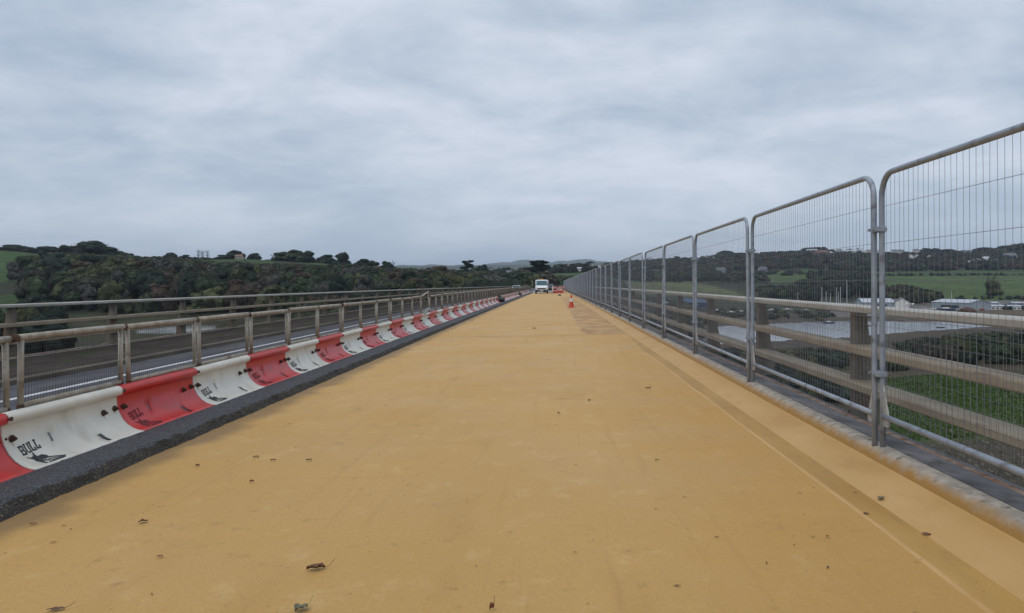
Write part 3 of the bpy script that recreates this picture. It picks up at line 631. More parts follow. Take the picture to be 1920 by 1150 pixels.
def at_px(px, py, h=0.0, lim=None):
    Y = (EYE-h)*F/(py-VY)
    for _ in range(4): X = (px-VX)*Y/F; z = zroad(X, Y) if X < 1.985 else (X-1.985)*.235-drop(Y); Y = (EYE-z)*F/(py-VY)
    return X, Y, z
LV = [(592, 1070, .085, .026, .022, .3, 'a', M_leaf, 'large curled brown leaf with a long stalk near the bottom of the deck'),
      (1652, 938, .055, .02, .016, .9, 'b', M_leafg, 'grey-green leaf lying where the deck meets the kerb slope'),
      (1737, 1005, .045, .016, .008, -.3, 'c', M_leafr, 'russet leaf in the gutter nearest the camera'),
      (1624, 966, .034, .012, .006, .1, 'd', M_leaf, 'small dark leaf beside the gutter lip near the grey-green leaf'),
      (268, 981, .050, .018, .013, .5, 'e', M_leaf, 'folded dark brown leaf alone on the left of the deck'),
      (565, 1146, .06, .028, .02, .9, 'f', M_leafg, 'greenish leaf with upright stalk cut by the bottom photo edge'),
      (922, 1147, .03, .006, .03, 1.0, 'g', M_leafr, 'thin leaf stalk poking up at the bottom photo edge'),
      (104, 1146, .07, .014, .006, .2, 'h', M_leaf, 'long flat dark leaf in the bottom left corner'),
      (579, 865, .045, .012, .012, .1, 'i', M_leaf, 'dark leaf, rightmost of the three small leaves in a line'),
      (512, 865, .045, .010, .010, .2, 'j', M_leaf, 'thin leaf in the middle of the three small leaves'),
      (480, 859, .050, .012, .010, .5, 'k', M_leaf, 'dark leaf, leftmost of the three small leaves in a line'),
      (472, 906, .030, .010, .016, .3, 'l', M_leafr, 'small red-brown leaf below the line of three'),
      (370, 876, .030, .014, .016, .3, 'm', M_leaf, 'crumpled dark leaf near the asphalt kerb'),
      (62, 985, .034, .010, .008, .4, 'n', M_leafr, 'brown leaf close to the left photo edge below the kerb'),
      (1048, 777, .040, .014, .018, 1.2, 'o', M_leaf, 'curled dark leaf in the middle of the deck'),
      (1105, 753, .040, .014, .016, .8, 'p', M_leafr, 'brown leaf just beyond the curled one mid-deck'),
      (1232, 865, .035, .009, .008, .2, 'q', M_leaf, 'thin dark leaf on the right half of the deck'),
      (1002, 617, .10, .035, .03, .1, 'r', M_leafr, 'brown leaf lying just before the deck joint'),
      (1215, 729, .07, .02, .016, .1, 's', M_leaf, 'dark leaf pair right of centre on the deck'),
      (1552, 1009, .02, .008, .006, .8, 't', M_leaf, 'tiny dark curl on the near right of the deck'),
      (300, 1047, .03, .010, .006, .1, 'u', M_leafr, 'tiny brown leaf near the bottom left')]
for i, (px, py, L_, W_, cu, rz, _, m, lab) in enumerate(LV):
    X, Y, z = at_px(px, py); s = 1
    t = thing('fallen_leaf', lab, 'leaf', (X, Y, z+.004), rz)
    build(leafshape(L_, W_, cu, i), 'blade', m, t, smooth=True)
    if _ not in 'afgh': continue
    q = MB(); q.tube([(L_*.4, 0, .006), (L_*.75, .005, .012), (L_*1.05, .01, .02+cu)], [.0016, .0012, .001], 4); build(q, 'stalk', m, t)
q = MB()
for i in range(520):
    Y = 2.6+26*(R.random()**1.7); X = R.uniform(-3.2, 1.9) if R.random() < .7 else (R.uniform(-3.25, -2.5) if R.random() < .6 else R.uniform(1.2, 1.95))
    L_ = R.uniform(.003, .011)*(1+Y*.06)*R.choice((.6, 1, 1, 1.7)); a = R.uniform(0, 3.1); z = zroad(X, Y)+.005; c, s = math.cos(a)*L_, math.sin(a)*L_*.8
    q.add([(X-c, Y-s, z), (X+s*.3, Y-c*.3, z+L_*.12), (X+c, Y+s, z+.002), (X-s*.3, Y+c*.3, z+L_*.15)], [(0, 1, 2, 3)])
build(q, 'leaf_litter', M_leaf, kind='stuff', label='scattered dark leaf crumbs and twigs on the yellow deck', cat='litter')

# ------------------------------------------------------------------ terrain
def Z(Y, py): return EYE+(VY-py)/F*Y
COLS = {
 -2600: [(60, -17), (200, -10), (400, 15), (600, 28), (1000, 25), (3000, 20)],
 -300: [(60, -18), (150, -17), (250, -11), (300, -8), (400, 4), (500, 19), (560, 27), (700, 29), (1000, 15), (3000, 10)],
 0:   [(60, -18), (150, -17), (200, -14), (250, -11), (300, -8), (350, -4), (400, 1.5), (500, 16.5), (560, Z(560, 469)), (700, 27), (1000, 10), (3000, 0)],
 130: [(60, -18), (150, -17), (200, -16.8), (262, -15.5), (300, -7), (400, 6), (480, 13.5), (560, 21.5), (700, 23), (1000, 10), (3000, 0)],
 300: [(60, -18), (150, -17), (200, -16.8), (262, -15.5), (300, -7), (400, 6), (500, 15), (560, Z(560, 489)), (700, 19), (1000, 8), (3000, 0)],
 450: [(60, -18), (150, -17), (200, -16.8), (262, -15.5), (300, -7), (400, 5.5), (500, 14), (540, 16.2), (560, Z(560, 486.5)), (600, Z(600, 486)), (700, 18), (1000, 8), (3000, 0)],
 600: [(60, -18), (150, -17), (200, -16.8), (262, -15.5), (300, -9), (400, 3), (500, 12.5), (560, 15.8), (620, Z(620, 493.5)), (700, 15), (1000, 6), (3000, 0)],
 700: [(60, -18), (150, -17), (220, -13), (300, -7), (400, 1.5), (500, 7.5), (600, 9), (1000, 4), (3000, 0)],
 800: [(60, -18), (150, -17), (220, -13.5), (300, -8), (400, 0), (480, 4), (600, 5), (1000, 2), (3000, 10)],
 900: [(60, -18), (150, -17), (240, -14), (300, -8), (400, 0), (600, 5), (1000, 10), (1600, 16), (3000, 20)],
 1000: [(60, -18), (200, -17), (280, -13), (330, -3), (370, -1.5), (450, 0), (600, 5), (1000, 13), (1600, 20), (3000, 20)],
 1050: [(60, -18), (230, -17), (290, -14), (335, -3), (370, -1.8), (450, -.5), (600, 3.5), (700, 9.5), (1000, 16), (1600, 24), (3000, 20)],
 1100: [(60, -18), (250, -17), (330, -13), (400, -7), (500, -1.5), (600, 4), (650, 8.4), (740, 11.8), (780, 12), (1000, 20), (1400, 28), (3000, 10)],
 1180: [(60, -18), (250, -17.6), (350, -15), (450, -10), (520, -7), (700, -.3), (760, 2.5), (900, 10), (1100, 21), (1400, 36), (1700, 34), (3000, 10)],
 1300: [(60, -18), (250, -18), (400, -17), (480, -14.5), (540, -8.6), (700, -.7), (760, 2.2), (1000, 12), (1300, 37), (1450, 46), (1900, 40), (3000, 10)],
 1420: [(60, -18), (240, -17.9), (350, -17.7), (480, -16), (550, -12.5), (600, -8), (650, -5.5), (760, Z(760, 528)), (900, 9.5), (1000, 14), (1200, 30), (1450, 55), (1900, 50), (3000, 10)],
 1500: [(60, -18), (250, -17.9), (370, -17.7), (480, -16), (560, -13), (650, -8.5), (740, 1), (850, 8.5), (930, 13), (1000, 18), (1200, 36), (1500, 66), (1900, 60), (3000, 10)],
 1600: [(60, -18), (130, -17.6), (200, -17.3), (265, -17.9), (370, -17.7), (400, -16.6), (480, -16), (560, -14), (700, -3), (800, 4), (900, 9), (1000, 15.3), (1100, 21), (1500, 59), (1900, 55), (3000, 10)],
 1750: [(60, -17), (88, -16.9), (140, -16.2), (200, -16.0), (270, -17.3), (305, -17.9), (370, -17.7), (400, -16.4), (480, -16), (530, -15), (560, -12.5), (650, -5), (800, 5), (880, 9), (1000, 16), (1200, 30), (1500, 62), (1900, 58), (3000, 10)],
 1920: [(60, -16.5), (88, -16.4), (140, -16.0), (200, -15.6), (290, -16.8), (330, -17.4), (400, -16.4), (480, -16), (530, -15), (560, -12), (650, -5), (800, 5), (880, 9), (1000, 16), (1200, 32), (1500, 74), (1900, 68), (3000, 10)],
 4600: [(60, -16.5), (200, -15.6), (400, -14), (560, -8), (880, 12), (1500, 70), (3000, 40)]}
CPX = sorted(COLS)
def _col(px, Y):
    c = COLS[px]; v = np.interp(Y, [a for a, _ in c], [b for _, b in c])
    if abs(px) < 2300: pass
    return v
HPX = [600, 740, 800, 850, 880, 920, 960, 985, 1000, 1030, 1060, 1090, 1120, 1160, 1200, 1300]
HPY = [500, 498.5, 497, 497.5, 498, 495, 490.5, 487.5, 490, 493, 489, 486.5, 489, 493, 495, 499]
WATER = [(1330, 229), (1427, 242), (1572, 258), (1642, 274), (1783, 305), (1883, 323), (1890, 332), (1767, 363), (1667, 369), (1558, 368), (1463, 349), (1370, 333), (1325, 322), (1318, 270)]
def inside_poly(px, Y, poly, sx=1.0):
    n = len(poly); ins = np.zeros(px.shape, bool)
    for i in range(n):
        x1, y1 = poly[i]; x2, y2 = poly[(i+1) % n]
        c = ((y1 > Y) != (y2 > Y)) & (px < (x2-x1)*(Y-y1)/((y2-y1) if y2 != y1 else 1e-9)+x1); ins ^= c
    return ins
def ground(X, Yw):
    X = np.atleast_1d(np.asarray(X, float)); Yw = np.atleast_1d(np.asarray(Yw, float))
    Rr = np.hypot(X, Yw); th = np.arctan2(X, Yw); tc = np.clip(th, -1.15, 1.15)
    px = VX+F*np.tan(tc); Y = Rr*np.cos(tc)
    vals = np.stack([_col(p, Y) for p in CPX]); idx = np.clip(np.searchsorted(CPX, px)-1, 0, len(CPX)-2)
    P = np.array(CPX, float); f = np.clip((px-P[idx])/(P[idx+1]-P[idx]), 0, 1); f = sm(f)*.5+f*.5
    ar = np.arange(len(px)); z = vals[idx, ar]*(1-f)+vals[idx+1, ar]*f
    nzs = (np.sin(X*.021+1)*np.cos(Yw*.017+2)+.5*np.sin(X*.053+Yw*.041)); z = z+nzs*np.clip((Y-300)/1200, 0, .9)*np.where(Y < 1000, .6, 1.6)
    hz = EYE+(VY-np.interp(px, HPX, HPY))/F*9000; k = sm((Y-5500)/3500)*(1-sm((Y-9200)/3000))
    z = np.where(Y > 3000, 20*(1-k)+hz*k + (k > .05)*(6*np.sin(px*.11)+4*np.sin(px*.23+Y*.002)), z)
    # low hill between, at about 4 km
    h4 = EYE+(VY-np.interp(px, [700, 860, 940, 1040, 1100, 1180, 1300], [500, 499, 498, 497, 496, 497, 500]))/F*4200; k4 = sm((Y-2600)/1500)*(1-sm((Y-4300)/1500)); z = np.where(k4 > 0, np.maximum(z, h4*k4), z)
    w = inside_poly(px, Y, WATER); z = np.where(w, -19.2, z); z = np.where((~w) & (Y > 60) & (z < -17.7), np.maximum(z, -17.75), z)
    near = (np.abs(X+4) < 14) & (Yw < 335) & (Yw > -400); z = np.where(near, np.minimum(z, -6), z)
    lip = (np.abs(X+4) < 16) & (Yw > 325) & (Yw < 400); z = np.where(lip, np.minimum(z, -1.6), z)
    return z, px, Y
def gz(X, Y): return float(ground(X, Y)[0][0])
def gpx(px, Y): X = (px-VX)*Y/F; return X, Y, gz(X, Y)
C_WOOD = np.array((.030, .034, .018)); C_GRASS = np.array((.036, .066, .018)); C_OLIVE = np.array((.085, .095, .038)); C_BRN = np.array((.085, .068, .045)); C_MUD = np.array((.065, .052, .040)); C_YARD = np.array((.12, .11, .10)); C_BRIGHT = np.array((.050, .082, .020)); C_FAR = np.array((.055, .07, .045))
def field_masks(px, Y):
    g = {}
    g['F1'] = (px < np.interp(Y, [395, 400, 450, 485, 520, 560, 575], [-500, 18, 72, 128, 105, 60, -500])) & (px > -900) & (Y > 395) & (Y < 575)
    g['F2'] = (px < 55-(Y-255)*.1) & (px > -900) & (Y > 245) & (Y < 345)
    g['VF'] = (px > 90) & (px < 560) & (Y > 165) & (Y < 283)
    g['F3'] = (((px > 372) & (px < 508)) | ((px > 585) & (px < 645))) & (Y > 528) & (Y < 640)
    g['F4'] = (px > 1165+(Y-540)*.02) & (px < 1425-(Y-540)*.62) & (Y > 535) & (Y < 745)
    g['F5'] = (px > 1040) & (px < 1200) & (Y > 655) & (Y < 770)
    g['F6'] = (px > 1395) & (px < 1516) & (Y > 755) & (Y < 905)
    g['F6b'] = ((px > 1335) & (px < 1368) & (Y > 880) & (Y < 1010)) | ((px > 1455) & (px < 1478) & (Y > 880) & (Y < 1000))
    g['F7'] = (px > 1640) & (px < 3200) & (Y > 562) & (Y < 880)
    g['F8'] = (px > 1500) & (px < 3200) & (Y > 915) & (Y < 1020)
    g['GR'] = (px > 1630+(140-Y)*.5) & (px < 3200) & (Y > 86) & (Y < 141)
    return g
def build_terrain():
    px_in = np.concatenate([np.arange(-700, 2500, 9.0)]); th = np.arctan((px_in-VX)/F)
    th = np.concatenate([np.linspace(-math.pi, th[0]-.02, 60), th, np.linspace(th[-1]+.02, math.pi, 60)])
    rs = np.concatenate([[6, 25, 45], np.arange(60, 420, 5.5), np.arange(420, 1000, 12), np.geomspace(1000, 2000, 45), np.geomspace(2050, 16000, 40)])
    T, Rr = np.meshgrid(th, rs); tcl = np.clip(T, -1.15, 1.15); D = Rr/np.cos(tcl)
    X = D*np.sin(T); Y = D*np.cos(T); z, px, Yd = ground(X.ravel(), Y.ravel())
    n, m = len(rs), len(th); z = np.where(Yd < 55, np.minimum(z, -16), z)
    vs = np.stack([X.ravel(), Y.ravel(), z], 1)
    a = (np.arange(n-1)[:, None]*m+np.arange(m-1)[None, :]).ravel(); fs = np.stack([a, a+1, a+m+1, a+m], 1)
    me = bpy.data.meshes.new('ground'); me.vertices.add(len(vs)); me.vertices.foreach_set('co', vs.ravel()); me.loops.add(fs.size); me.loops.foreach_set('vertex_index', fs.ravel())
    me.polygons.add(len(fs)); me.polygons.foreach_set('loop_start', np.arange(0, fs.size, 4)); me.polygons.foreach_set('loop_total', np.full(len(fs), 4)); me.polygons.foreach_set('use_smooth', np.ones(len(fs), bool)); me.update(calc_edges=True); me.validate()
    g = field_masks(px, Yd); c = np.tile(C_WOOD, (len(vs), 1))
    c[(Yd > 2000)] = C_FAR  # lighter far ground: part of the haze fade is put into this colour
    c[(px > 1150) & (px < 1950) & (Yd > 210) & (Yd < 425)] = C_MUD
    c[(px > 1540) & (px < 3200) & (Yd > 392) & (Yd < 562)] = C_YARD
    c[(px > 1780) & (px < 3200) & (Yd > 330) & (Yd < 470)] = C_BRN
    c[(px > 1400) & (px < 3200) & (Yd > 60) & (Yd < 290) & (z > -17.74)] = C_BRN*.62
    for k in ('F1', 'F2', 'F3', 'F5', 'F8'): c[g[k]] = C_GRASS
    c[g['VF']] = np.array((.042, .043, .024)); c[(px > 255) & (px < 400) & (Yd > 248) & (Yd < 268)] = np.array((.19, .20, .20))
    for k in ('F6', 'F6b', 'F7'): c[g[k]] = C_BRIGHT
    c[g['F7']] = C_BRIGHT*1.02
    c[g['F4']] = C_OLIVE; c[g['GR']] = C_BRIGHT*.9
    c *= (1+.12*np.sin(X.ravel()*.05+Y.ravel()*.03))[:, None]
    ca = me.color_attributes.new('Col', 'FLOAT_COLOR', 'POINT'); ca.data.foreach_set('color', np.concatenate([c, np.ones((len(c), 1))], 1).ravel())
    me.materials.append(attr_mat('grass and soil', .4, .12)); obj('ground', me, kind='structure')
build_terrain()
mw = bpy.data.materials.new('river water'); mw.use_nodes = True; b = mw.node_tree.nodes['Principled BSDF']; b.inputs['Base Color'].default_value = (.24, .245, .27, 1); b.inputs['Roughness'].default_value = .12; b.inputs['IOR'].default_value = 1.33; b.inputs['Specular IOR Level'].default_value = .9
n_ = mw.node_tree.nodes.new('ShaderNodeTexNoise'); n_.inputs['Scale'].default_value = .8; n_.inputs['Detail'].default_value = 5; bp = mw.node_tree.nodes.new('ShaderNodeBump'); bp.inputs['Strength'].default_value = .12; bp.inputs['Distance'].default_value = .06
tc_ = mw.node_tree.nodes.new('ShaderNodeTexCoord'); mw.node_tree.links.new(tc_.outputs['Object'], n_.inputs[0]); mw.node_tree.links.new(n_.outputs[0], bp.inputs['Height']); mw.node_tree.links.new(bp.outputs[0], b.inputs['Normal'])
q = MB(); q.add([(30, 200, -18), (420, 200, -18), (420, 420, -18), (30, 420, -18)], [(0, 1, 2, 3)]); build(q, 'water', mw, kind='structure')

# ------------------------------------------------------------------ trees
def crown_arrays(seed, nleaf, leaf, kind, core_res=(6, 9)):
    """unit crown: x,y in about -0.5..0.5, z 0..1; returns quads (n,4,3)"""
    r = np.random.RandomState(seed); lobes = []
    if kind == 'round':
        lobes = [((0, 0, .52), (.34, .34, .36))]+[((r.uniform(-.26, .26), r.uniform(-.26, .26), r.uniform(.3, .76)), (r.uniform(.14, .24),)*2+(r.uniform(.13, .22),)) for _ in range(9)]
    elif kind == 'dome':
        lobes = [((0, 0, .45), (.42, .42, .40))]+[((.34*math.cos(a), .34*math.sin(a), r.uniform(.25, .55)), (.17, .17, .2)) for a in np.linspace(0, 6.28, 8)]+[((r.uniform(-.2, .2), r.uniform(-.2, .2), r.uniform(.68, .86)), (.17, .17, .13)) for _ in range(4)]
    elif kind == 'pine':
        lobes = [((r.uniform(-.3, .3), r.uniform(-.15, .15), zz), (r.uniform(.14, .24), r.uniform(.14, .2), .055)) for zz in (.5, .58, .66, .72, .78, .84, .9, .93, .7, .82)]
    elif kind == 'bare':
        lobes = [((r.uniform(-.3, .3), r.uniform(-.2, .2), r.uniform(.28, .92)), (.11, .11, .15)) for _ in range(14)]
    elif kind == 'bush':
        lobes = [((r.uniform(-.3, .3), r.uniform(-.3, .3), r.uniform(.1, .5)), (r.uniform(.16, .26),)*2+(r.uniform(.2, .38),)) for _ in range(8)]
    if kind in ('round', 'dome'): lobes += [((r.uniform(-.28, .28), r.uniform(-.28, .28), r.uniform(.12, .28)), (.2, .2, .17)) for _ in range(6)]
    vol = np.array([l[1][0]*l[1][2] for l in lobes]); pick = r.choice(len(lobes), nleaf, p=vol/vol.sum())
    d = r.normal(size=(nleaf, 3)); d[:, 2] = np.abs(d[:, 2])*np.where(r.uniform(size=nleaf) < .75, 1, -1); d /= np.linalg.norm(d, axis=1)[:, None]
    C = np.array([l[0] for l in lobes])[pick]; S = np.array([l[1] for l in lobes])[pick]
    rad = r.uniform(.88, 1.24, (nleaf, 1)) if kind not in ('bare',) else r.uniform(.1, 1.2, (nleaf, 1))
    P = C+d*S*rad; nrm = d+r.normal(size=(nleaf, 3))*.35; nrm /= np.linalg.norm(nrm, axis=1)[:, None]
    up = r.normal(size=(nleaf, 3)); u = np.cross(nrm, up); u /= np.linalg.norm(u, axis=1)[:, None]; v = np.cross(nrm, u)
    sz = leaf*r.uniform(.6, 1.4, (nleaf, 1)); asp = r.uniform(.5, 1.0, (nleaf, 1))
    Q = np.stack([P-u*sz-v*sz*asp*.4, P+u*sz*.3-v*sz*asp, P+u*sz+v*sz*asp*.3, P-u*sz*.2+v*sz*asp], 1)
    if kind != 'bare':                                  # the dense inside of each lobe, rough all over
        core = []
        for c, ss in lobes:
            nr, ns = core_res; g = np.zeros((nr+1, ns, 3))
            for i in range(nr+1):
                th = math.pi*i/nr
                for j in range(ns):
                    k = (1+r.uniform(-.16, .13))*.97; ph = 2*math.pi*(j+.5*(i % 2))/ns
                    g[i, j] = (c[0]+ss[0]*k*math.sin(th)*math.cos(ph), c[1]+ss[1]*k*math.sin(th)*math.sin(ph), c[2]+ss[2]*k*math.cos(th))
            for i in range(nr):
                for j in range(ns):
                    core.append([g[i, j], g[i+1, j], g[i+1, (j+1) % ns], g[i, (j+1) % ns]])
        Q = np.concatenate([Q, np.array(core)])
    Q[..., 2] = np.maximum(Q[..., 2], 0)
    return Q
KINDS = ['round', 'dome', 'round', 'bush', 'dome', 'pine', 'bare']
PROTO_Q = [crown_arrays(40+i, {'pine': 700, 'bare': 260}.get(k, 1500), {'pine': .024, 'bare': .022}.get(k, .020), k) for i, k in enumerate(KINDS)]
LOW_Q = [crown_arrays(80+i, 90, .045, k, (3, 6)) for i, k in enumerate(['round', 'dome', 'bush', 'dome'])]
MASS_Q = [crown_arrays(90+i, 520, .030, k, (4, 6)) for i, k in enumerate(['round', 'dome', 'bush', 'round'])]
TINTS = {'dark': (.018, .027, .019), 'green': (.032, .046, .023), 'olive': (.050, .055, .026), 'russet': (.046, .034, .024), 'brown': (.037, .034, .025), 'grey': (.055, .055, .048), 'lime': (.075, .088, .028)}
def quads_mesh(name, Q, colr=None, mat=None):
    nq = Q.shape[0]; me = bpy.data.meshes.new(name); me.vertices.add(nq*4); me.vertices.foreach_set('co', Q.reshape(-1)); me.loops.add(nq*4); me.loops.foreach_set('vertex_index', np.arange(nq*4))
    me.polygons.add(nq); me.polygons.foreach_set('loop_start', np.arange(0, nq*4, 4)); me.polygons.foreach_set('loop_total', np.full(nq, 4)); me.update(calc_edges=True)
    if colr is not None:
        ca = me.color_attributes.new('Col', 'FLOAT_COLOR', 'POINT'); c = np.repeat(colr, 4, 0); ca.data.foreach_set('color', np.concatenate([c, np.ones((nq*4, 1))], 1).ravel())
    me.materials.append(mat); return me
M_fol = attr_mat('leaf mass', .35, .35, .85)
M_bark = pbr('bark', (.045, .038, .03), (.07, .06, .05), 3, 5, .9)
CROWN = {}
def crown_mesh(ki, tint):
    if (ki, tint) not in CROWN:
        Q = PROTO_Q[ki]; c = np.tile(np.array(TINTS[tint]), (len(Q), 1))*NR.uniform(.5, 1.6, (len(Q), 1)); CROWN[(ki, tint)] = quads_mesh('crown', Q, c, M_fol)
    return CROWN[(ki, tint)]
def trunk_mesh():
    q = MB(); q.tube([(0, 0, -.08), (.01, 0, .25), (-.01, .01, .6)], [.035, .026, .012], 7)
    for a, z, l in ((.3, .25, .3), (2.4, .3, .28), (4.2, .35, .26), (1.2, .42, .25), (5.4, .45, .22), (3.2, .5, .2)):
        q.tube([(0, 0, z), (math.cos(a)*l*.5, math.sin(a)*l*.5, z+l*.5), (math.cos(a)*l, math.sin(a)*l, z+l*1.0)], [.016, .010, .004], 5)
    return q.mesh('trunk', M_bark, True)
def twig_mesh():
    q = MB(); rr = random.Random(5); q.tube([(0, 0, -.08), (.01, 0, .3), (-.01, .01, .75)], [.03, .02, .006], 6)
    for i in range(34):
        a, z, l = rr.uniform(0, 6.28), rr.uniform(.25, .75), rr.uniform(.12, .3); q.tube([(0, 0, z), (math.cos(a)*l*.6, math.sin(a)*l*.6, z+l*.5), (math.cos(a)*l, math.sin(a)*l, min(1, z+l*1.1))], [.008, .005, .002], 4)
    return q.mesh('trunk', M_bark, True)
TRUNK, TWIG = trunk_mesh(), twig_mesh()
def tree(px, Y, w, h, ki, tint, label, group=None, name='tree', sink=.3, X=None):
    X = (px-VX)*Y/F if X is None else X; z = gz(X, Y)
    t = thing(name, label, 'bush' if 'bush' in name or name == 'shrub' else 'tree', (X, Y, z-sink), R.uniform(0, 6.28), group); t.scale = (w, w, h)
    obj('crown', crown_mesh(ki, tint), t); obj('trunk', TWIG if KINDS[ki] == 'bare' else TRUNK, t); return t
def sky_tree(px, Y, top, wpx, ki, tint, label, group=None):
    X = (px-VX)*Y/F; z = gz(X, Y); ztop = EYE+(VY-top)/F*Y; h = max(ztop-z+.3, 2.5); return tree(px, Y, wpx/F*Y*1.08, h*1.04, ki, tint, label, group)
# distinct trees on the skyline and in the fields, each where the photograph shows it
SK = [(28, 575, 459, 60, 4, 'dark', 'low dark hedge tree above the top of the left field'), (90, 572, 461, 52, 1, 'dark', 'dark hedge tree at the right end of the field hedge'),
 (125, 562, 459, 40, 0, 'dark', 'dark tree just left of the big domed tree on the left hill'), (173, 560, 450, 68, 1, 'dark', 'biggest domed dark tree on the skyline of the left hill'),
 (205, 560, 461, 40, 0, 'dark', 'dark tree at the right shoulder of the big domed tree'), (228, 566, 471, 34, 4, 'dark', 'low round tree right of the domed tree on the left hill'),
 (321, 590, 473, 26, 1, 'dark', 'small round-topped tree right of the hill hump'), (345, 590, 478, 24, 4, 'dark', 'low scrubby tree on the skyline left of the bare poplars'),
 (372, 590, 469, 14, 6, 'dark', 'sparse bare poplar, leftmost of the three on the skyline'), (380, 592, 471, 13, 6, 'dark', 'sparse bare poplar in the middle of three on the skyline'), (389, 590, 470, 12, 6, 'dark', 'sparse bare poplar, rightmost of the three on the skyline'),
 (420, 610, 478, 30, 4, 'dark', 'low dark hedge tree left of the small pink house'), (440, 612, 469, 36, 1, 'dark', 'round dark tree directly behind the small pink house'), (477, 610, 474, 25, 1, 'dark', 'round dark tree right of the small pink house'),
 (512, 600, 478, 16, 6, 'brown', 'thin bare tree before the large round pair'), (529, 590, 471, 38, 0, 'green', 'left tree of the large round pair on the skyline'), (552, 588, 468, 44, 1, 'green', 'large rounded tree with a broad crown on the left skyline'),
 (579, 600, 469, 24, 0, 'dark', 'narrow upright tree right of the broad one'), (612, 630, 478, 36, 4, 'dark', 'low dark tree behind the small green field'), (642, 600, 472, 30, 0, 'dark', 'upright dark tree right of the small green field'),
 (680, 520, 486, 34, 4, 'dark', 'dark low-crowned tree sloping down the skyline'), (698, 520, 487, 28, 0, 'dark', 'dark tree with a small peak on the falling skyline'), (726, 500, 489, 26, 1, 'dark', 'dark tree near the bottom of the falling skyline'),
 (737, 505, 491, 16, 6, 'brown', 'thin bare tree at the foot of the falling skyline'), (875, 430, 489, 26, 5, 'dark', 'flat-topped pine standing above the wood left of the van'), (903, 430, 495, 30, 1, 'dark', 'very dark rounded tree beside the flat-topped pine'),
 (822, 440, 498, 52, 1, 'russet', 'red-brown rounded tree in the middle of the wood'), (1003, 420, 489, 44, 5, 'dark', 'wide flat-crowned pine directly above the van'), (1018, 425, 491, 30, 5, 'dark', 'second flat-crowned pine touching the wide one'),
 (1085, 820, 492, 26, 0, 'dark', 'tall dark tree above the green field right of the van'), (1060, 830, 496, 34, 4, 'dark', 'dark tree behind the roofs right of the van'), (1106, 1150, 490, 28, 1, 'dark', 'distant tree on the ridge above the white house'),
 (1215, 1400, 483, 22, 6, 'brown', 'tall bare tree on the ridge behind the sixth fence panel'), (1270, 1420, 480, 16, 0, 'dark', 'small pointed tree on the ridge seen through the fence'),
 (1515, 1490, 464, 24, 1, 'dark', 'left tree of the hilltop clump on the right ridge'), (1528, 1490, 463, 20, 0, 'dark', 'middle tree of the hilltop clump on the right ridge'), (1541, 1495, 463, 24, 1, 'dark', 'right tree of the hilltop clump on the right ridge'),
 (1592, 1490, 466, 20, 1, 'dark', 'rounded tree on the ridge above the long pale roofs'), (1610, 1490, 465, 24, 6, 'brown', 'bare spreading tree on the ridge near the fence joint'), (1738, 1490, 465, 24, 1, 'dark', 'dark tree on the ridge right of the fence posts'), (1755, 1490, 465, 16, 0, 'dark', 'pointed tree on the ridge right of the fence posts'),
 (1775, 1480, 467, 36, 1, 'dark', 'broad tree on the ridge above the two white gables'), (1845, 1480, 464, 38, 1, 'brown', 'brown broad tree on the ridge above the white farm'), (1885, 1450, 460, 34, 1, 'dark', 'dark dome tree on the right ridge near the photo edge'),
 (1908, 1350, 456, 50, 0, 'brown', 'tall brown tree at the right photo edge on the ridge'), (1858, 600, 519, 34, 6, 'brown', 'lone brown hedgerow tree in front of the big green field'), (1862, 598, 524, 34, 0, 'olive', 'olive bush-like tree growing into the lone hedgerow tree'),
 (1360, 1440, 470, 40, 1, 'dark', 'domed tree on the ridge behind the third fence panel'), (1395, 1440, 474, 36, 4, 'dark', 'second dome on the ridge behind the third fence panel'), (1475, 880, 511, 26, 0, 'dark', 'dark tree dividing the two bright fields')]
for s in SK: sky_tree(*s)

MASS = []
def scatter(n, pxr, Yr, w, h, tints, Qs, keep, seed, hj=.25, ymin_top=None):
    r = np.random.RandomState(seed); Y = np.sqrt(r.uniform(Yr[0]**2, Yr[1]**2, n)); px = r.uniform(pxr[0], pxr[1], n); X = (px-VX)*Y/F
    k = keep(px, Y); px, Y, X = px[k], Y[k], X[k]; z = ground(X, Y)[0]; out = []
    for i in range(len(X)):
        sw = w*r.uniform(.6, 1.3); shh = h*r.uniform(1-hj, 1+hj)
        if ymin_top is not None:
            ztop = EYE+(VY-ymin_top(px[i])-abs(r.normal())*3.2)/F*Y[i]
            if z[i]+shh > ztop: shh = ztop-z[i]
            if shh < 2.0: continue
        out.append((X[i], Y[i], z[i]-.3, sw, shh, tints[r.randint(len(tints))], r.randint(100)))
    return out
nofield = lambda px, Y: ~np.any(np.stack(list(field_masks(px, Y).values())), 0)
def off_bridge(px, Y): X = (px-VX)*Y/F; return ~((X > -19) & (X < 10) & (Y < 352))
def left_top(px): return float(np.interp(px, [-300, 0, 60, 130, 215, 300, 370, 420, 500, 600, 660, 720, 760, 800, 860, 920, 980, 1010, 1050, 1100], [462, 467, 470, 472, 476, 480, 485, 489, 491, 494, 493, 498, 501, 502, 504, 506, 507, 506, 520, 522]))
T1 = ['dark', 'dark', 'dark', 'green', 'green', 'green', 'olive', 'olive', 'brown', 'russet', 'grey']
lw = lambda px, Y: nofield(px, Y) & off_bridge(px, Y) & ~((px < 70) & (Y > 345) & (Y < 400)) & ~((px < 58) & (Y > 212) & (Y < 400))
L1 = scatter(1600, (-120, 1035), (175, 560), 12.0, 12.0, T1, None, lw, 21, ymin_top=left_top)
L1 = [t for t in L1 if not (VX+F*t[0]/t[1] > 372 and VX+F*t[0]/t[1] < 508 and t[1] > 505)]
L1b = scatter(260, (985, 1045), (365, 520), 9, 8.5, T1, None, lw, 22, ymin_top=left_top)
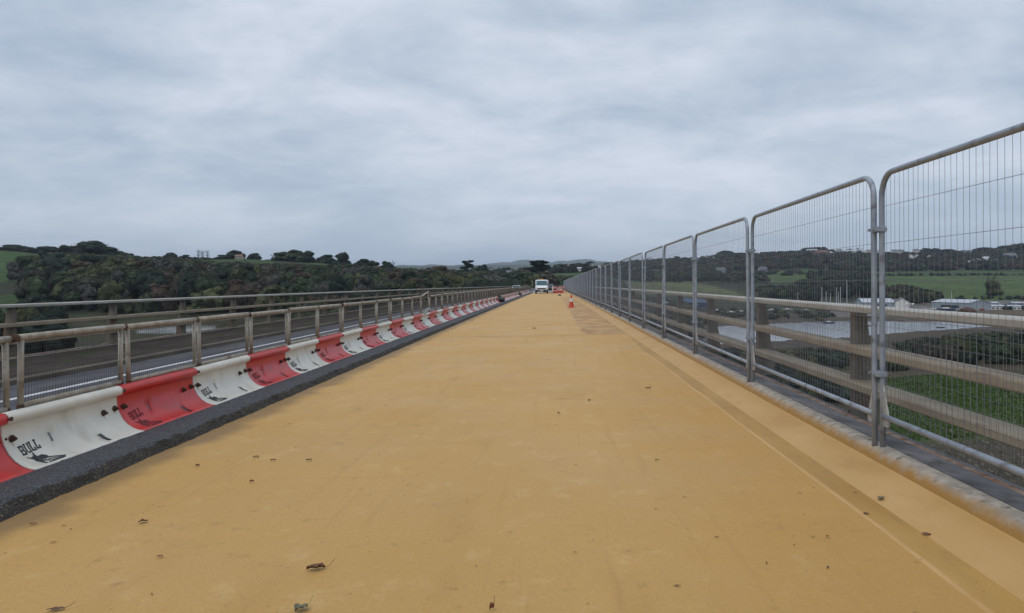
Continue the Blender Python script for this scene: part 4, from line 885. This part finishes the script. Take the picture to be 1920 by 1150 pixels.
HG2 = scatter(420, (300, 760), (596, 650), 8, 5.5, ['dark', 'dark', 'green', 'brown'], None, lambda px, Y: Y > 0, 41, ymin_top=lambda p: float(np.interp(p, [300, 420, 520, 640, 760], [480, 482, 486, 489, 500])))
HG = scatter(200, (-250, 330), (563, 585), 9, 7, ['dark', 'dark', 'brown'], None, lambda px, Y: (px < 130) | (Y > 570), 23, ymin_top=lambda p: float(np.interp(p, [-300, 0, 130, 330], [455, 461, 466, 479])))
R1 = scatter(620, (1160, 1640), (746, 1010), 12, 10, ['dark', 'dark', 'green', 'brown', 'olive'], None, nofield, 24, ymin_top=lambda p: 505.)
R1 += scatter(130, (1500, 1655), (600, 760), 11, 12, ['dark', 'dark', 'brown', 'green'], None, nofield, 25, ymin_top=lambda p: 522.)
R1 += scatter(60, (1650, 1760), (540, 600), 10, 13, ['brown', 'dark', 'brown', 'olive'], None, lambda px, Y: Y > 0, 26, ymin_top=lambda p: float(np.interp(p, [1650, 1700, 1760], [529, 531, 545])))
R1 += scatter(90, (1425, 1530), (560, 650), 10, 11, ['dark', 'brown', 'green'], None, nofield, 27, ymin_top=lambda p: 531.)
R1 += scatter(170, (1045, 1180), (430, 640), 8, 6, ['olive', 'green', 'olive', 'dark'], None, nofield, 28, ymin_top=lambda p: float(np.interp(p, [1045, 1100, 1180], [513, 517, 521])))
R1 += scatter(200, (1040, 1200), (780, 1150), 13, 11, ['dark', 'dark', 'green', 'brown'], None, nofield, 29, ymin_top=lambda p: 493.)
R2 = scatter(1500, (1180, 2050), (1020, 1500), 17, 11, ['dark', 'dark', 'brown', 'brown', 'green', 'russet'], None, nofield, 30, ymin_top=lambda p: float(np.interp(p, [1180, 1250, 1300, 1350, 1420, 1500, 1560, 1640, 1700, 1780, 1850, 1900, 2050], [487, 482, 481, 475, 472, 468, 467, 471, 471, 470, 466, 462, 455])))
R2 += scatter(180, (1090, 1200), (1150, 1600), 17, 10, ['dark', 'green', 'brown'], None, nofield, 31, ymin_top=lambda p: float(np.interp(p, [1090, 1140, 1200], [493, 491, 486])))
R2 += scatter(420, (560, 1120), (700, 2200), 20, 13, ['dark', 'green', 'brown'], None, lambda px, Y: Y > np.interp(px, [560, 900, 1000, 1120], [900, 700, 620, 800]), 32, ymin_top=lambda p: float(np.interp(p, [560, 760, 860, 1000, 1120], [500, 499, 499, 498, 496])))
NB = scatter(210, (1600, 2100), (150, 262), 6.5, 4.6, ['dark', 'olive', 'brown', 'dark', 'green'], None, lambda px, Y: (px > 1640+(Y-200)*1.6), 33, ymin_top=lambda p: float(np.interp(p, [1600, 1700, 1780, 1920], [652, 634, 622, 616])))
NB += scatter(240, (1150, 1640), (115, 225), 5.5, 3.6, ['dark', 'brown', 'olive', 'dark'], None, lambda px, Y: Y > 0, 34, ymin_top=lambda p: float(np.interp(p, [1150, 1330, 1430, 1640], [600, 646, 648, 640])))
NB += scatter(300, (1085, 1335), (250, 520), 8, 5, ['dark', 'olive', 'olive', 'brown'], None, nofield, 35, ymin_top=lambda p: float(np.interp(p, [1085, 1180, 1240, 1335], [528, 550, 556, 580])))
NB += scatter(70, (1335, 1560), (372, 470), 5, 2.4, ['brown', 'dark', 'olive'], None, lambda px, Y: Y > 0, 36)
# hedges between the fields on the right
for (pa, pb, Ya, Yb, n, tp) in ((1500, 2300, 884, 912, 260, 510.5), (1640, 2300, 560, 575, 110, 552), (1780, 2100, 470, 560, 50, 566)):
    NB += scatter(n, (pa, pb), (Ya, Yb), 5, 3.6, ['dark', 'dark', 'brown'], None, lambda px, Y: Y > 0, 37, ymin_top=lambda p, tp=tp: tp)

def mass_object(name, items, Qs, label):
    parts, cols = [], []
    for (X, Y, z, w, h, tint, s) in items:
        Q = Qs[s % len(Qs)]; a = s*.77; c, s_ = math.cos(a), math.sin(a); q = np.empty_like(Q)
        q[..., 0] = (Q[..., 0]*c-Q[..., 1]*s_)*w+X; q[..., 1] = (Q[..., 0]*s_+Q[..., 1]*c)*w+Y; q[..., 2] = Q[..., 2]*h+z; parts.append(q)
        cols.append(np.tile(np.array(TINTS[tint])*NR.uniform(.72, 1.3), (len(Q), 1))*NR.uniform(.55, 1.6, (len(Q), 1)))
    me = quads_mesh(name, np.concatenate(parts), np.concatenate(cols), M_fol); obj(name, me, kind='stuff', label=label, cat='woodland')
# the trees that show largest stand as trees of their own, the rest of each wood is one mass
SEEN = {}
MARKS = {'L': [(20, 'beside the left field'), (90, 'right of the left field tip'), (170, 'under the big domed tree'), (240, 'right of the big domed tree'), (310, 'left of the bare poplars'), (380, 'under the bare poplars'), (445, 'under the pink house'), (500, 'left of the rounded skyline pair'), (545, 'under the rounded skyline pair'), (600, 'under the small green field'), (645, 'right of the small green field'), (700, 'under the falling skyline'), (750, 'at the foot of the falling skyline'), (820, 'by the red-brown tree'), (875, 'under the flat-topped pine'), (930, 'between pine and van'), (990, 'left of the van')],
 'R': [(1200, 'behind the sixth fence panel'), (1270, 'behind the fifth fence panel'), (1355, 'behind the fourth fence panel'), (1430, 'left end of the third panel'), (1480, 'left of the yacht masts'), (1540, 'behind the yacht masts'), (1590, 'by the tallest mast'), (1640, 'behind the nearest joint'), (1700, 'right of the nearest joint'), (1760, 'towards the large shed'), (1810, 'in line with the large shed'), (1870, 'in line with the caravans')]}
def individuals(items, n, side_, group, w_ki, px_lo=0, px_hi=1920):
    SEEN.clear(); mw = float(np.median([t[3] for t in items]))
    vis = [t for t in items if px_lo < VX+F*t[0]/t[1] < px_hi]; vis.sort(key=lambda t: -t[3]*t[4]/(t[1]**2)); chosen = set(id(t) for t in vis[:n])
    for t in vis[:n]:
        px = VX+F*t[0]/t[1]; ki = w_ki[t[6] % len(w_ki)]; X, Y = t[0], t[1]; py = VY-F*(t[2]+t[4]*.6-EYE)/Y
        lm = min(MARKS[side_], key=lambda m: abs(m[0]-px))[1]
        if side_ == 'L': tier = 'high on the slope' if py < 500 else ('halfway down the slope' if py < 535 else 'low on the slope')
        else: tier = 'on the rising ground' if py < 535 else ('near the far shore' if py < 600 else 'on the near bank')
        cn = {'dark': 'dark green', 'green': 'mid green', 'olive': 'olive', 'brown': 'brown', 'russet': 'russet', 'grey': 'greyish', 'lime': 'lime'}[t[5]]; nm = 'tree' if t[4] > 5 else 'bush'
        lab = f"{'broad ' if t[3] > mw else 'slim '}{cn} {nm} {tier}, {lm}"; o = thing(nm, lab, nm, (X, Y, t[2]), R.uniform(0, 6.28), group if False else 'g: '+lab); o['group'] = lab.replace(' tree', ' trees').replace(' bush', ' bushes') if lab in SEEN else lab
        SEEN.setdefault(lab, []).append(o)
        o.scale = (t[3], t[3], t[4]); obj('crown', crown_mesh(ki, t[5]), o); obj('trunk', TRUNK, o)
    for lab, os_ in SEEN.items():
        for o in os_:
            o['group'] = group if len(os_) == 1 else f'{group}: {lab}'
    return [t for t in items if id(t) not in chosen]
wk = [0, 1, 2, 4]
L1 = individuals(L1, 150, 'L', 'trees of the wood on the left hillside', wk)
R1 = individuals(R1, 60, 'R', 'trees between the fields across the river', wk, 1150)
NB = individuals(NB, 60, 'R', 'bushes on the river bank', [3, 3, 1, 0], 1150)
mass_object('woodland', L1+L1b+HG+HG2, MASS_Q, 'dense autumn woodland covering the hillside left of the bridge')
mass_object('far_woodland', R1+R2, LOW_Q, 'dark wooded ridge beyond the fields and river')
mass_object('scrub', NB, MASS_Q, 'dark scrub and hedges along the river bank')

# ------------------------------------------------------------------ houses and sheds
M_roofd = pbr('slate roof', (.10, .105, .12), (.14, .14, .155), .8, 5, .7); M_rooft = pbr('tiled roof', (.22, .13, .10), (.17, .11, .09), .8, 5, .8); M_roofp = pbr('pale sheet roof', (.42, .45, .50), (.36, .39, .43), .3, 5, .5, stretch=(1, .2, 1))
M_wallw = pbr('white render', (.62, .62, .60), (.54, .54, .51), .5, 5, .8); M_wallp = pbr('pinkish render', (.42, .34, .30), (.36, .30, .27), .5, 5, .8); M_wallg = pbr('grey cladding', (.30, .34, .37), (.26, .29, .32), .4, 5, .6); M_wallb = pbr('brick wall', (.20, .12, .09), (.16, .10, .08), 1, 5, .9); M_win = pbr('dark window', (.03, .035, .045), (.05, .055, .065), 1, 3, .15)
def house(px, Y, w, d, h, rf, wall, roof, label, rz=0.0, nwin=4, chim=True, name='house', lift=0, group=None, hip=False, z=None):
    X = (px-VX)*Y/F; z = gz(X, Y) if z is None else z; t = thing(name, label, 'house' if name == 'house' else name.replace('_', ' '), (X, Y, z+lift-.4), rz, group)
    q = MB(); q.box(-w/2, w/2, -d/2, d/2, 0, h+.4); q.add([(-w/2, -d/2, h+.4), (-w/2, d/2, h+.4), (-w/2, 0, h+.4+rf*.96)], [(0, 2, 1)]) if not hip else None
    if not hip: q.add([(w/2, -d/2, h+.4), (w/2, d/2, h+.4), (w/2, 0, h+.4+rf*.96)], [(0, 1, 2)])
    build(q, 'wall', wall, t)
    e = .35; hh = h+.38; q = MB(); i = (w*.28 if hip else -e)
    A = [(-w/2-e, -d/2-e, hh-.15), (w/2+e, -d/2-e, hh-.15), (w/2+e, d/2+e, hh-.15), (-w/2-e, d/2+e, hh-.15), (-w/2+i, 0, hh+rf), (w/2-i, 0, hh+rf)]
    B_ = [(a, b, c+.18) for a, b, c in A]
    q.add(A+B_, [(0, 4, 5, 1), (2, 5, 4, 3), (6, 7, 11, 10), (8, 9, 10, 11), (0, 1, 7, 6), (2, 3, 9, 8), (1, 5, 11, 7), (5, 2, 8, 11), (3, 4, 10, 9), (4, 0, 6, 10)]+([(0, 3, 4), (6, 10, 9), (1, 5, 2), (7, 8, 11)] if hip else []))
    r = build(q, 'roof', roof, t)
    if chim: q = MB(); q.box(w*.25, w*.25+.8, -.4, .4, hh+rf*.6, hh+rf+1.0); build(q, 'chimney', M_wallb, r)
    wins = [(-w/2+w*(k+.5)/nwin) for k in range(nwin)]
    for k, xx in enumerate(wins):
        q = MB(); q.box(xx-w/nwin*.24, xx+w/nwin*.24, -d/2-.05, -d/2+.02, h*.35, h*.72); build(q, 'window' if k != nwin//2 or nwin < 3 else 'door', M_win, t)
    return t
HS = [(449, 570, 5, 4.5, 2.3, 1.1, M_wallp, M_rooft, 'small pink house beside the round trees on the left hilltop', 0, 2, True),
 (915, 900, 22, 10, 5, 2.6, M_wallg, M_roofd, 'long grey building glimpsed in the wood left of the van', .1, 5, False), (909, 880, 5, 6, 5, 2.2, M_wallw, M_roofd, 'pale gabled house in front of the long grey building', 1.5, 1, True),
 (955, 640, 5, 5, 3, 1.6, M_wallw, M_roofd, 'tiny white cottage half hidden by trees left of the van', .2, 1, True), (1018, 560, 7, 6, 4, 2.4, M_wallw, M_rooft, 'white house just above the van roof among the pines', -.4, 2, True), (1025, 575, 5, 5, 3.5, 2, M_wallp, M_roofd, 'pinkish house behind the white one above the van', .3, 2, True),
 (1052, 900, 8, 7, 4, 2.5, M_wallw, M_roofd, 'white-fronted house right of the pines above the van', .2, 2, True), (1075, 905, 14, 8, 4, 3, M_wallp, M_rooft, 'house with a tan tiled roof right of the van', -.1, 3, True), (1088, 800, 16, 6, 2.6, 1.4, M_wallw, M_roofp, 'long low pale barn at the edge of the green field', 0, 4, False),
 (1121, 860, 13, 9, 6, 3, M_wallw, M_roofd, 'large white house left of the fence over the field', .2, 4, True), (1127, 840, 8, 7, 4.5, 2.4, M_wallw, M_roofp, 'smaller white house just below the large white one', -.3, 2, True), (1113, 880, 8, 7, 5, 2.6, M_wallg, M_roofd, 'grey house at the left of the large white house', .4, 2, True),
 (1188, 900, 10, 7, 4.5, 3, M_wallw, M_roofd, 'white gabled house seen through the fifth fence panel', 1.2, 2, True), (1351, 1020, 12, 7, 4, 2.6, M_wallg, M_roofd, 'grey house above the bright field behind the third panel', .1, 3, True), (1331, 1300, 14, 8, 3, 2, M_wallw, M_roofp, 'pale long house among trees on the ridge slope', 0, 3, False),
 (1430, 1000, 10, 7, 4, 2.4, M_wallg, M_roofd, 'grey cottage in the dark trees left of the bright field', .3, 3, True),
 (1522, 1440, 20, 8, 2.6, 1.6, M_wallw, M_roofp, 'long white-roofed barn below the hilltop clump', 0, 4, False), (1555, 1330, 15, 11, 6, 3, M_wallb, M_roofp, 'brick house with a pale hipped roof on the ridge', 0, 4, True),
 (1540, 1290, 26, 10, 8, 2.5, M_wallb, M_rooft, 'long brown brick block under the hipped roof house', 0, 6, False), (1595, 1440, 22, 9, 4, 2.5, M_wallw, M_roofp, 'row of pale houses on the ridge left of the fence joint', 0, 6, True), (1573, 1440, 10, 8, 4, 2.5, M_wallw, M_roofd, 'white house at the left end of the pale row', .2, 3, True),
 (1628, 1450, 10, 8, 4.5, 2.6, M_wallw, M_rooft, 'white house with a warm roof right of the pale row', .3, 3, True), (1683, 1430, 22, 9, 4, 3, M_wallw, M_roofd, 'wide slate-roofed house on the ridge right of the posts', 0, 5, True), (1650, 1440, 9, 8, 4, 2.5, M_wallw, M_roofd, 'white house peeking from behind the fence posts', .2, 2, True),
 (1707, 1270, 7, 8, 5, 3.4, M_wallw, M_roofd, 'left of the twin white gabled cottages on the ridge', 1.5, 1, True), (1718, 1270, 7, 8, 5, 3.4, M_wallw, M_roofd, 'right of the twin white gabled cottages on the ridge', 1.5, 1, True), (1745, 1280, 9, 7, 3.5, 2.4, M_wallw, M_roofp, 'small pale house right of the twin cottages', .2, 2, True),
 (1717, 1440, 9, 8, 4, 2.5, M_wallw, M_roofd, 'white house on the crest above the twin cottages', .1, 2, True), (1830, 1180, 12, 8, 4, 2.4, M_wallw, M_roofd, 'white farmhouse above the strip field on the right', .1, 4, True), (1848, 1190, 9, 8, 6, 3, M_wallw, M_roofp, 'taller white farm building right of the farmhouse', -.3, 2, True),
 (1820, 1165, 7, 6, 3, 1.8, M_wallw, M_roofd, 'small white outbuilding left of the farmhouse', .4, 1, False), (1865, 1180, 12, 7, 3, 2, M_wallp, M_roofd, 'low pinkish farm building right of the white farm', 0, 3, False), (1893, 1240, 20, 10, 5, 4, M_wallg, M_roofd, 'large dark-roofed barn near the right photo edge', .1, 3, False),
 (1812, 1380, 18, 9, 4, 3, M_wallg, M_roofd, 'grey long house on the ridge above the farm', .1, 4, True)]
for hh_ in HS: house(*hh_[:8], hh_[8], hh_[9], hh_[10], hh_[11], hip=('hipped' in hh_[8]), lift=(4.0 if hh_[1] > 1100 else (1.5 if hh_[1] > 620 else 0)))
def shed(px, Y, w, d, h, rf, wall, roof, label, rz, door=True):
    t = house(px, Y, w, d, h, rf, wall, roof, label, rz, 1, False, name='shed'); return t
shed(1801, 474, 27, 19, 4.8, 1.7, M_wallg, M_roofp, 'large pale grey metal shed in the boatyard', -1.17)
shed(1640, 500, 22, 12, 3.6, 2.4, M_wallg, M_roofp, 'light blue-roofed shed left of the fence posts in the boatyard', .05)
shed(1690, 495, 8, 9, 4.0, 2.8, M_wallw, M_roofd, 'white gabled boathouse right of the fence posts', 1.25)
shed(1676, 500, 12, 8, 3.4, 2.2, M_wallg, M_roofd, 'dark-roofed building joined to the gabled boathouse', .1)
# curved white canopies
for i, px in enumerate((1703, 1709, 1715)):
    X, Y, z = gpx(px, 490); q = MB(); vs = []
    for k in range(9):
        a = math.pi*k/8; vs += [(-1.1*math.cos(a), 0, 2.2+1.2*math.sin(a)), (-1.1*math.cos(a), 6, 2.2+1.2*math.sin(a))]
    q.add(vs, [(2*k, 2*k+2, 2*k+3, 2*k+1) for k in range(8)]); t = thing('canopy', f'curved white canopy, {["leftmost", "middle", "rightmost"][i]} of three by the boathouse', 'canopy', (X, Y, z), .5, 'curved canopies by the boathouse')
    build(q, 'cover', M_wallw, t)
    for xx in (-1.1, 1.1):
        for yy in (0.1, 5.9):
            q = MB(); q.tube([(xx, yy, 0), (xx, yy, 2.2)], .06, 5); build(q, 'leg', M_wallg, t)
# static caravans
CV = [(1852, 485, 'cream static caravan left of the row behind the shed', M_wallp), (1868, 478, 'white static caravan with a reddish end in the row', M_wallw), (1884, 480, 'grey static caravan in the middle of the row', M_wallg), (1900, 476, 'white static caravan second from the right edge', M_wallw), (1918, 480, 'white static caravan at the right photo edge', M_wallw),
      (1860, 520, 'grey-roofed static caravan in the back row, left', M_wallg), (1882, 524, 'grey-roofed static caravan in the back row, middle', M_wallw), (1906, 520, 'grey-roofed static caravan in the back row, right', M_wallg), (1836, 522, 'pale static caravan behind the end of the metal shed', M_wallp)]
for i, (px, Y, lab, m) in enumerate(CV): house(px, Y, 7.5, 3.6, 2.3, .6, m, M_roofp if i % 2 else M_roofd, lab, .15*(-1)**i, 3, False, name='static_caravan')

# ------------------------------------------------------------------ boats
def boat(px, Y, L_, hull, label, mast=0.0, rz=0.0, z=None, group=None, cover=None, tilt=0.0):
    X = (px-VX)*Y/F; zz = gz(X, Y)+.35 if z is None else z; t = thing('sailing_boat' if mast else 'boat', label, 'boat', (X, Y, zz), rz, group); t.rotation_euler.x = tilt
    Mh = {'w': M_wallw, 'd': M_black, 'b': M_blue, 'g': M_wallg}[hull]; q = MB(); n = 9; vs = []
    for i in range(n):
        f = i/(n-1); w = L_*.16*math.sin(math.pi*(.12+.88*f)**.75)*(1 if f < .95 else .6)+.02; kz = .25*L_*.1*(abs(f-.5)*2)**2
        if i == 0: w = L_*.11
        vs += [((f-.5)*L_, -w, L_*.13+kz*.6), ((f-.5)*L_, -w*.7, L_*.04+kz*.4), ((f-.5)*L_, 0, kz*.4), ((f-.5)*L_, w*.7, L_*.04+kz*.4), ((f-.5)*L_, w, L_*.13+kz*.6)]
    fs = [(i*5+k, (i+1)*5+k, (i+1)*5+k+1, i*5+k+1) for i in range(n-1) for k in range(4)]+[(i*5+4, (i+1)*5+4, (i+1)*5, i*5) for i in range(n-1)]+[(0, 1, 2, 3, 4)]
    q.add(vs, fs); build(q, 'hull', Mh, t)
    q = MB(); q.box(-L_*.22, L_*.12, -L_*.08, L_*.08, L_*.13, L_*.20, taper=L_*.012); build(q, 'cabin', M_wallw if cover is None else cover, t)
    if mast:
        q = MB(); q.tube([(0, 0, L_*.13), (0, 0, mast)], [.24, .16], 6); q.tube([(0, 0, L_*.24), (-L_*.36, 0, L_*.25)], .09, 6); q.tube([(0, -.7, mast*.6), (0, .7, mast*.6)], .05, 4); build(q, 'mast', M_mast, t)
M_blue = pbr('blue paint', (.045, .085, .17), (.035, .07, .13), 1, 3, .5); M_mast = pbr('aluminium mast', (.50, .52, .54), (.42, .44, .46), 1, 3, .4, .2)
BT = [(1496, 500, 9, 'g', 'yacht with a single short mast at the left end of the mast group', 9.5), (1541, 488, 9, 'w', 'white yacht, first tall mast left of the parapet post', 14), (1549, 486, 8, 'd', 'dark yacht close beside the first tall mast', 11), (1557, 492, 8, 'w', 'white yacht with a shorter mast in the middle of the group', 9.5),
      (1568, 488, 10, 'w', 'yacht left of the close pair of masts', 13.5), (1572, 494, 8, 'g', 'yacht with the lower mast of the close pair', 10.5), (1576, 486, 10, 'w', 'yacht with the taller mast of the close pair', 14), (1588, 490, 12, 'd', 'yacht with the tallest mast of all', 18.5), (1612, 498, 9, 'w', 'yacht just left of the blue-roofed shed', 10.5), (1784, 478, 9, 'w', 'yacht whose mast stands above the large grey shed', 11)]
for i, (px, Y, L_, h_, lab, ms) in enumerate(BT): boat(px, Y, L_, h_, lab, ms, rz=R.uniform(-.5, .5))
BB = [(1447, 455, 5.5, 'w', 'small white boat stranded at the left of the mud', 0, .4), (1477, 460, 6, 'w', 'white motor boat on the mud below the masts', 0, -.3), (1511, 458, 4, 'w', 'tiny white dinghy on the mud in the middle', 0, .2), (1535, 458, 4.5, 'w', 'left dinghy of the white row on the mud', 0, .1), (1543, 458, 4.5, 'w', 'right dinghy of the white row on the mud', 0, .1), (1436, 400, 4, 'g', 'grey dinghy low on the mud near the water', 0, .0),
      (1217, 455, 9, 'w', 'white boat, left of the pair in the creek', 0, .1), (1244, 455, 11, 'w', 'white boat, right of the pair in the creek', 0, 3.0), (1343, 430, 9, 'd', 'dark hulled boat with a pale cabin top by the bank', 0, .2), (1372, 425, 6, 'w', 'white cruiser left of the grey covered boat', 0, .5), (1390, 425, 8, 'g', 'grey covered boat hauled out on the bank', 0, .9),
      (1620, 392, 10, 'd', 'dark boat with a blue cover moored left of the posts', 0, .1), (1637, 388, 9, 'w', 'white boat moored behind the dark one', 0, -.1), (1700, 396, 9, 'w', 'white boat at the far waterline right of the posts', 0, .1), (1722, 395, 7, 'w', 'small white boat right of the white moored one', 0, -.2), (1752, 460, 6, 'w', 'white cruiser parked beside the large shed', 0, .2), (1775, 448, 11, 'b', 'blue and white boat lying before the large shed', 0, .0)]
for i, (px, Y, L_, h_, lab, ms, rz) in enumerate(BB): boat(px, Y, L_, h_, lab, 0, rz)
boat(1555, 352, 6, 'b', 'pale blue dinghy floating on the far side of the river', 0, .2, z=-18.15); boat(1764, 318, 3.6, 'd', 'small dark dinghy with an outboard on the river', 0, .1, z=-18.1); boat(1633, 330, 3.2, 'd', 'tiny black dinghy on the water left of the posts', 0, .5, z=-18.1)
for i, (px, w) in enumerate(((1282, 6), (1298, 9), (1311, 7))):
    X, Y, z = gpx(px, 470); house(px, 470, w, 7, 3.6, 2.0, M_blue, M_blue, ['left small blue boat shelter by the creek', 'large blue boat shelter in the middle by the creek', 'right blue boat shelter by the creek'][i], .2*i, 1, False, name='boat_shelter', group='blue boat shelters by the creek')
CR = [(1724, (.05, .08, .16), 'dark blue car, first right of the canopies'), (1733, (.4, .42, .45), 'silver car between the two blue cars'), (1742, (.04, .07, .18), 'blue car left of the white cruiser'), (1765, (.5, .5, .5), 'white car parked before the shed wall'), (1838, (.3, .05, .04), 'dark red car at the near corner of the shed')]
for px, c, lab in CR: X, Y, z = gpx(px, 462); car(X, Y, z, 1.2, c, lab+' in the boatyard', s=1.15)
X, Y, z = gpx(1815, 440); o = build(lumpy(0, 0, .6, 5, 2.5, 2.0, 31, amp=.2), 'brush_heap', pbr('brush heap', (.10, .05, .035), (.06, .035, .03), 1.5, 6, .9, bump=.8, bscale=3), smooth=True, label='brown brush heap in front of the large metal shed', cat='brush heap'); o.location = (X, Y, z)

# grass tufts on the near bank and rubble below the deck edge
def tufts():
    r = np.random.RandomState(3); n = 16000; Y = np.sqrt(r.uniform(86**2, 141**2, n)); px = r.uniform(1560, 2250, n); X = (px-VX)*Y/F; z = ground(X, Y)[0]
    k = field_masks(px, Y)['GR']; X, Y, z = X[k], Y[k], z[k]; n = len(X); a = r.uniform(0, 6.28, n); h = r.uniform(.12, .4, n); w = r.uniform(.12, .3, n)
    Q = np.stack([np.stack([X-np.cos(a)*w, Y-np.sin(a)*w, z-.02], 1), np.stack([X+np.cos(a)*w, Y+np.sin(a)*w, z-.02], 1), np.stack([X+np.cos(a)*w*.6, Y+np.sin(a)*w*.6+h*.3, z+h], 1), np.stack([X-np.cos(a)*w*.6, Y-np.sin(a)*w*.6+h*.2, z+h*.8], 1)], 1)
    c = np.tile(C_BRIGHT*.95, (n, 1))*r.uniform(.7, 1.35, (n, 1)); obj('grass', quads_mesh('grass', Q, c, M_fol), kind='stuff', label='rough green grass on the bank below the bridge', cat='grass')
    n = 2600; Y = r.uniform(66, 92, n); px = r.uniform(1560, 2250, n); X = (px-VX)*Y/F; z = ground(X, Y)[0]; s = r.uniform(.05, .22, (n, 1, 1))
    base = np.array([[-1, -1, 0], [1, -.8, 0], [.8, 1, .5], [-.9, .8, .7]])[None]*s*r.uniform(.6, 1.2, (n, 4, 3)); Q = base+np.stack([X, Y, z], 1)[:, None, :]
    c = np.tile(np.array((.085, .075, .055)), (n, 1))*r.uniform(.3, 1.5, (n, 1)); obj('rubble', quads_mesh('rubble', Q, c, M_fol), kind='stuff', label='loose stones and earth below the parapet on the right', cat='rubble')
tufts()

# ------------------------------------------------------------------ haze
hm = bpy.data.materials.new('air'); hm.use_nodes = True; nt = hm.node_tree; nt.nodes.clear(); o_ = nt.nodes.new('ShaderNodeOutputMaterial'); v_ = nt.nodes.new('ShaderNodeVolumePrincipled')
v_.inputs['Color'].default_value = (.70, .82, 1.0, 1); v_.inputs['Density'].default_value = HAZE_DENSITY if 'HAZE_DENSITY' in globals() else .00008; v_.inputs['Anisotropy'].default_value = 0.0
nt.links.new(v_.outputs[0], o_.inputs['Volume'])
q = MB(); q.box(-17500, 17500, -17500, 17500, -30, 420); build(q, 'haze', hm, kind='stuff')
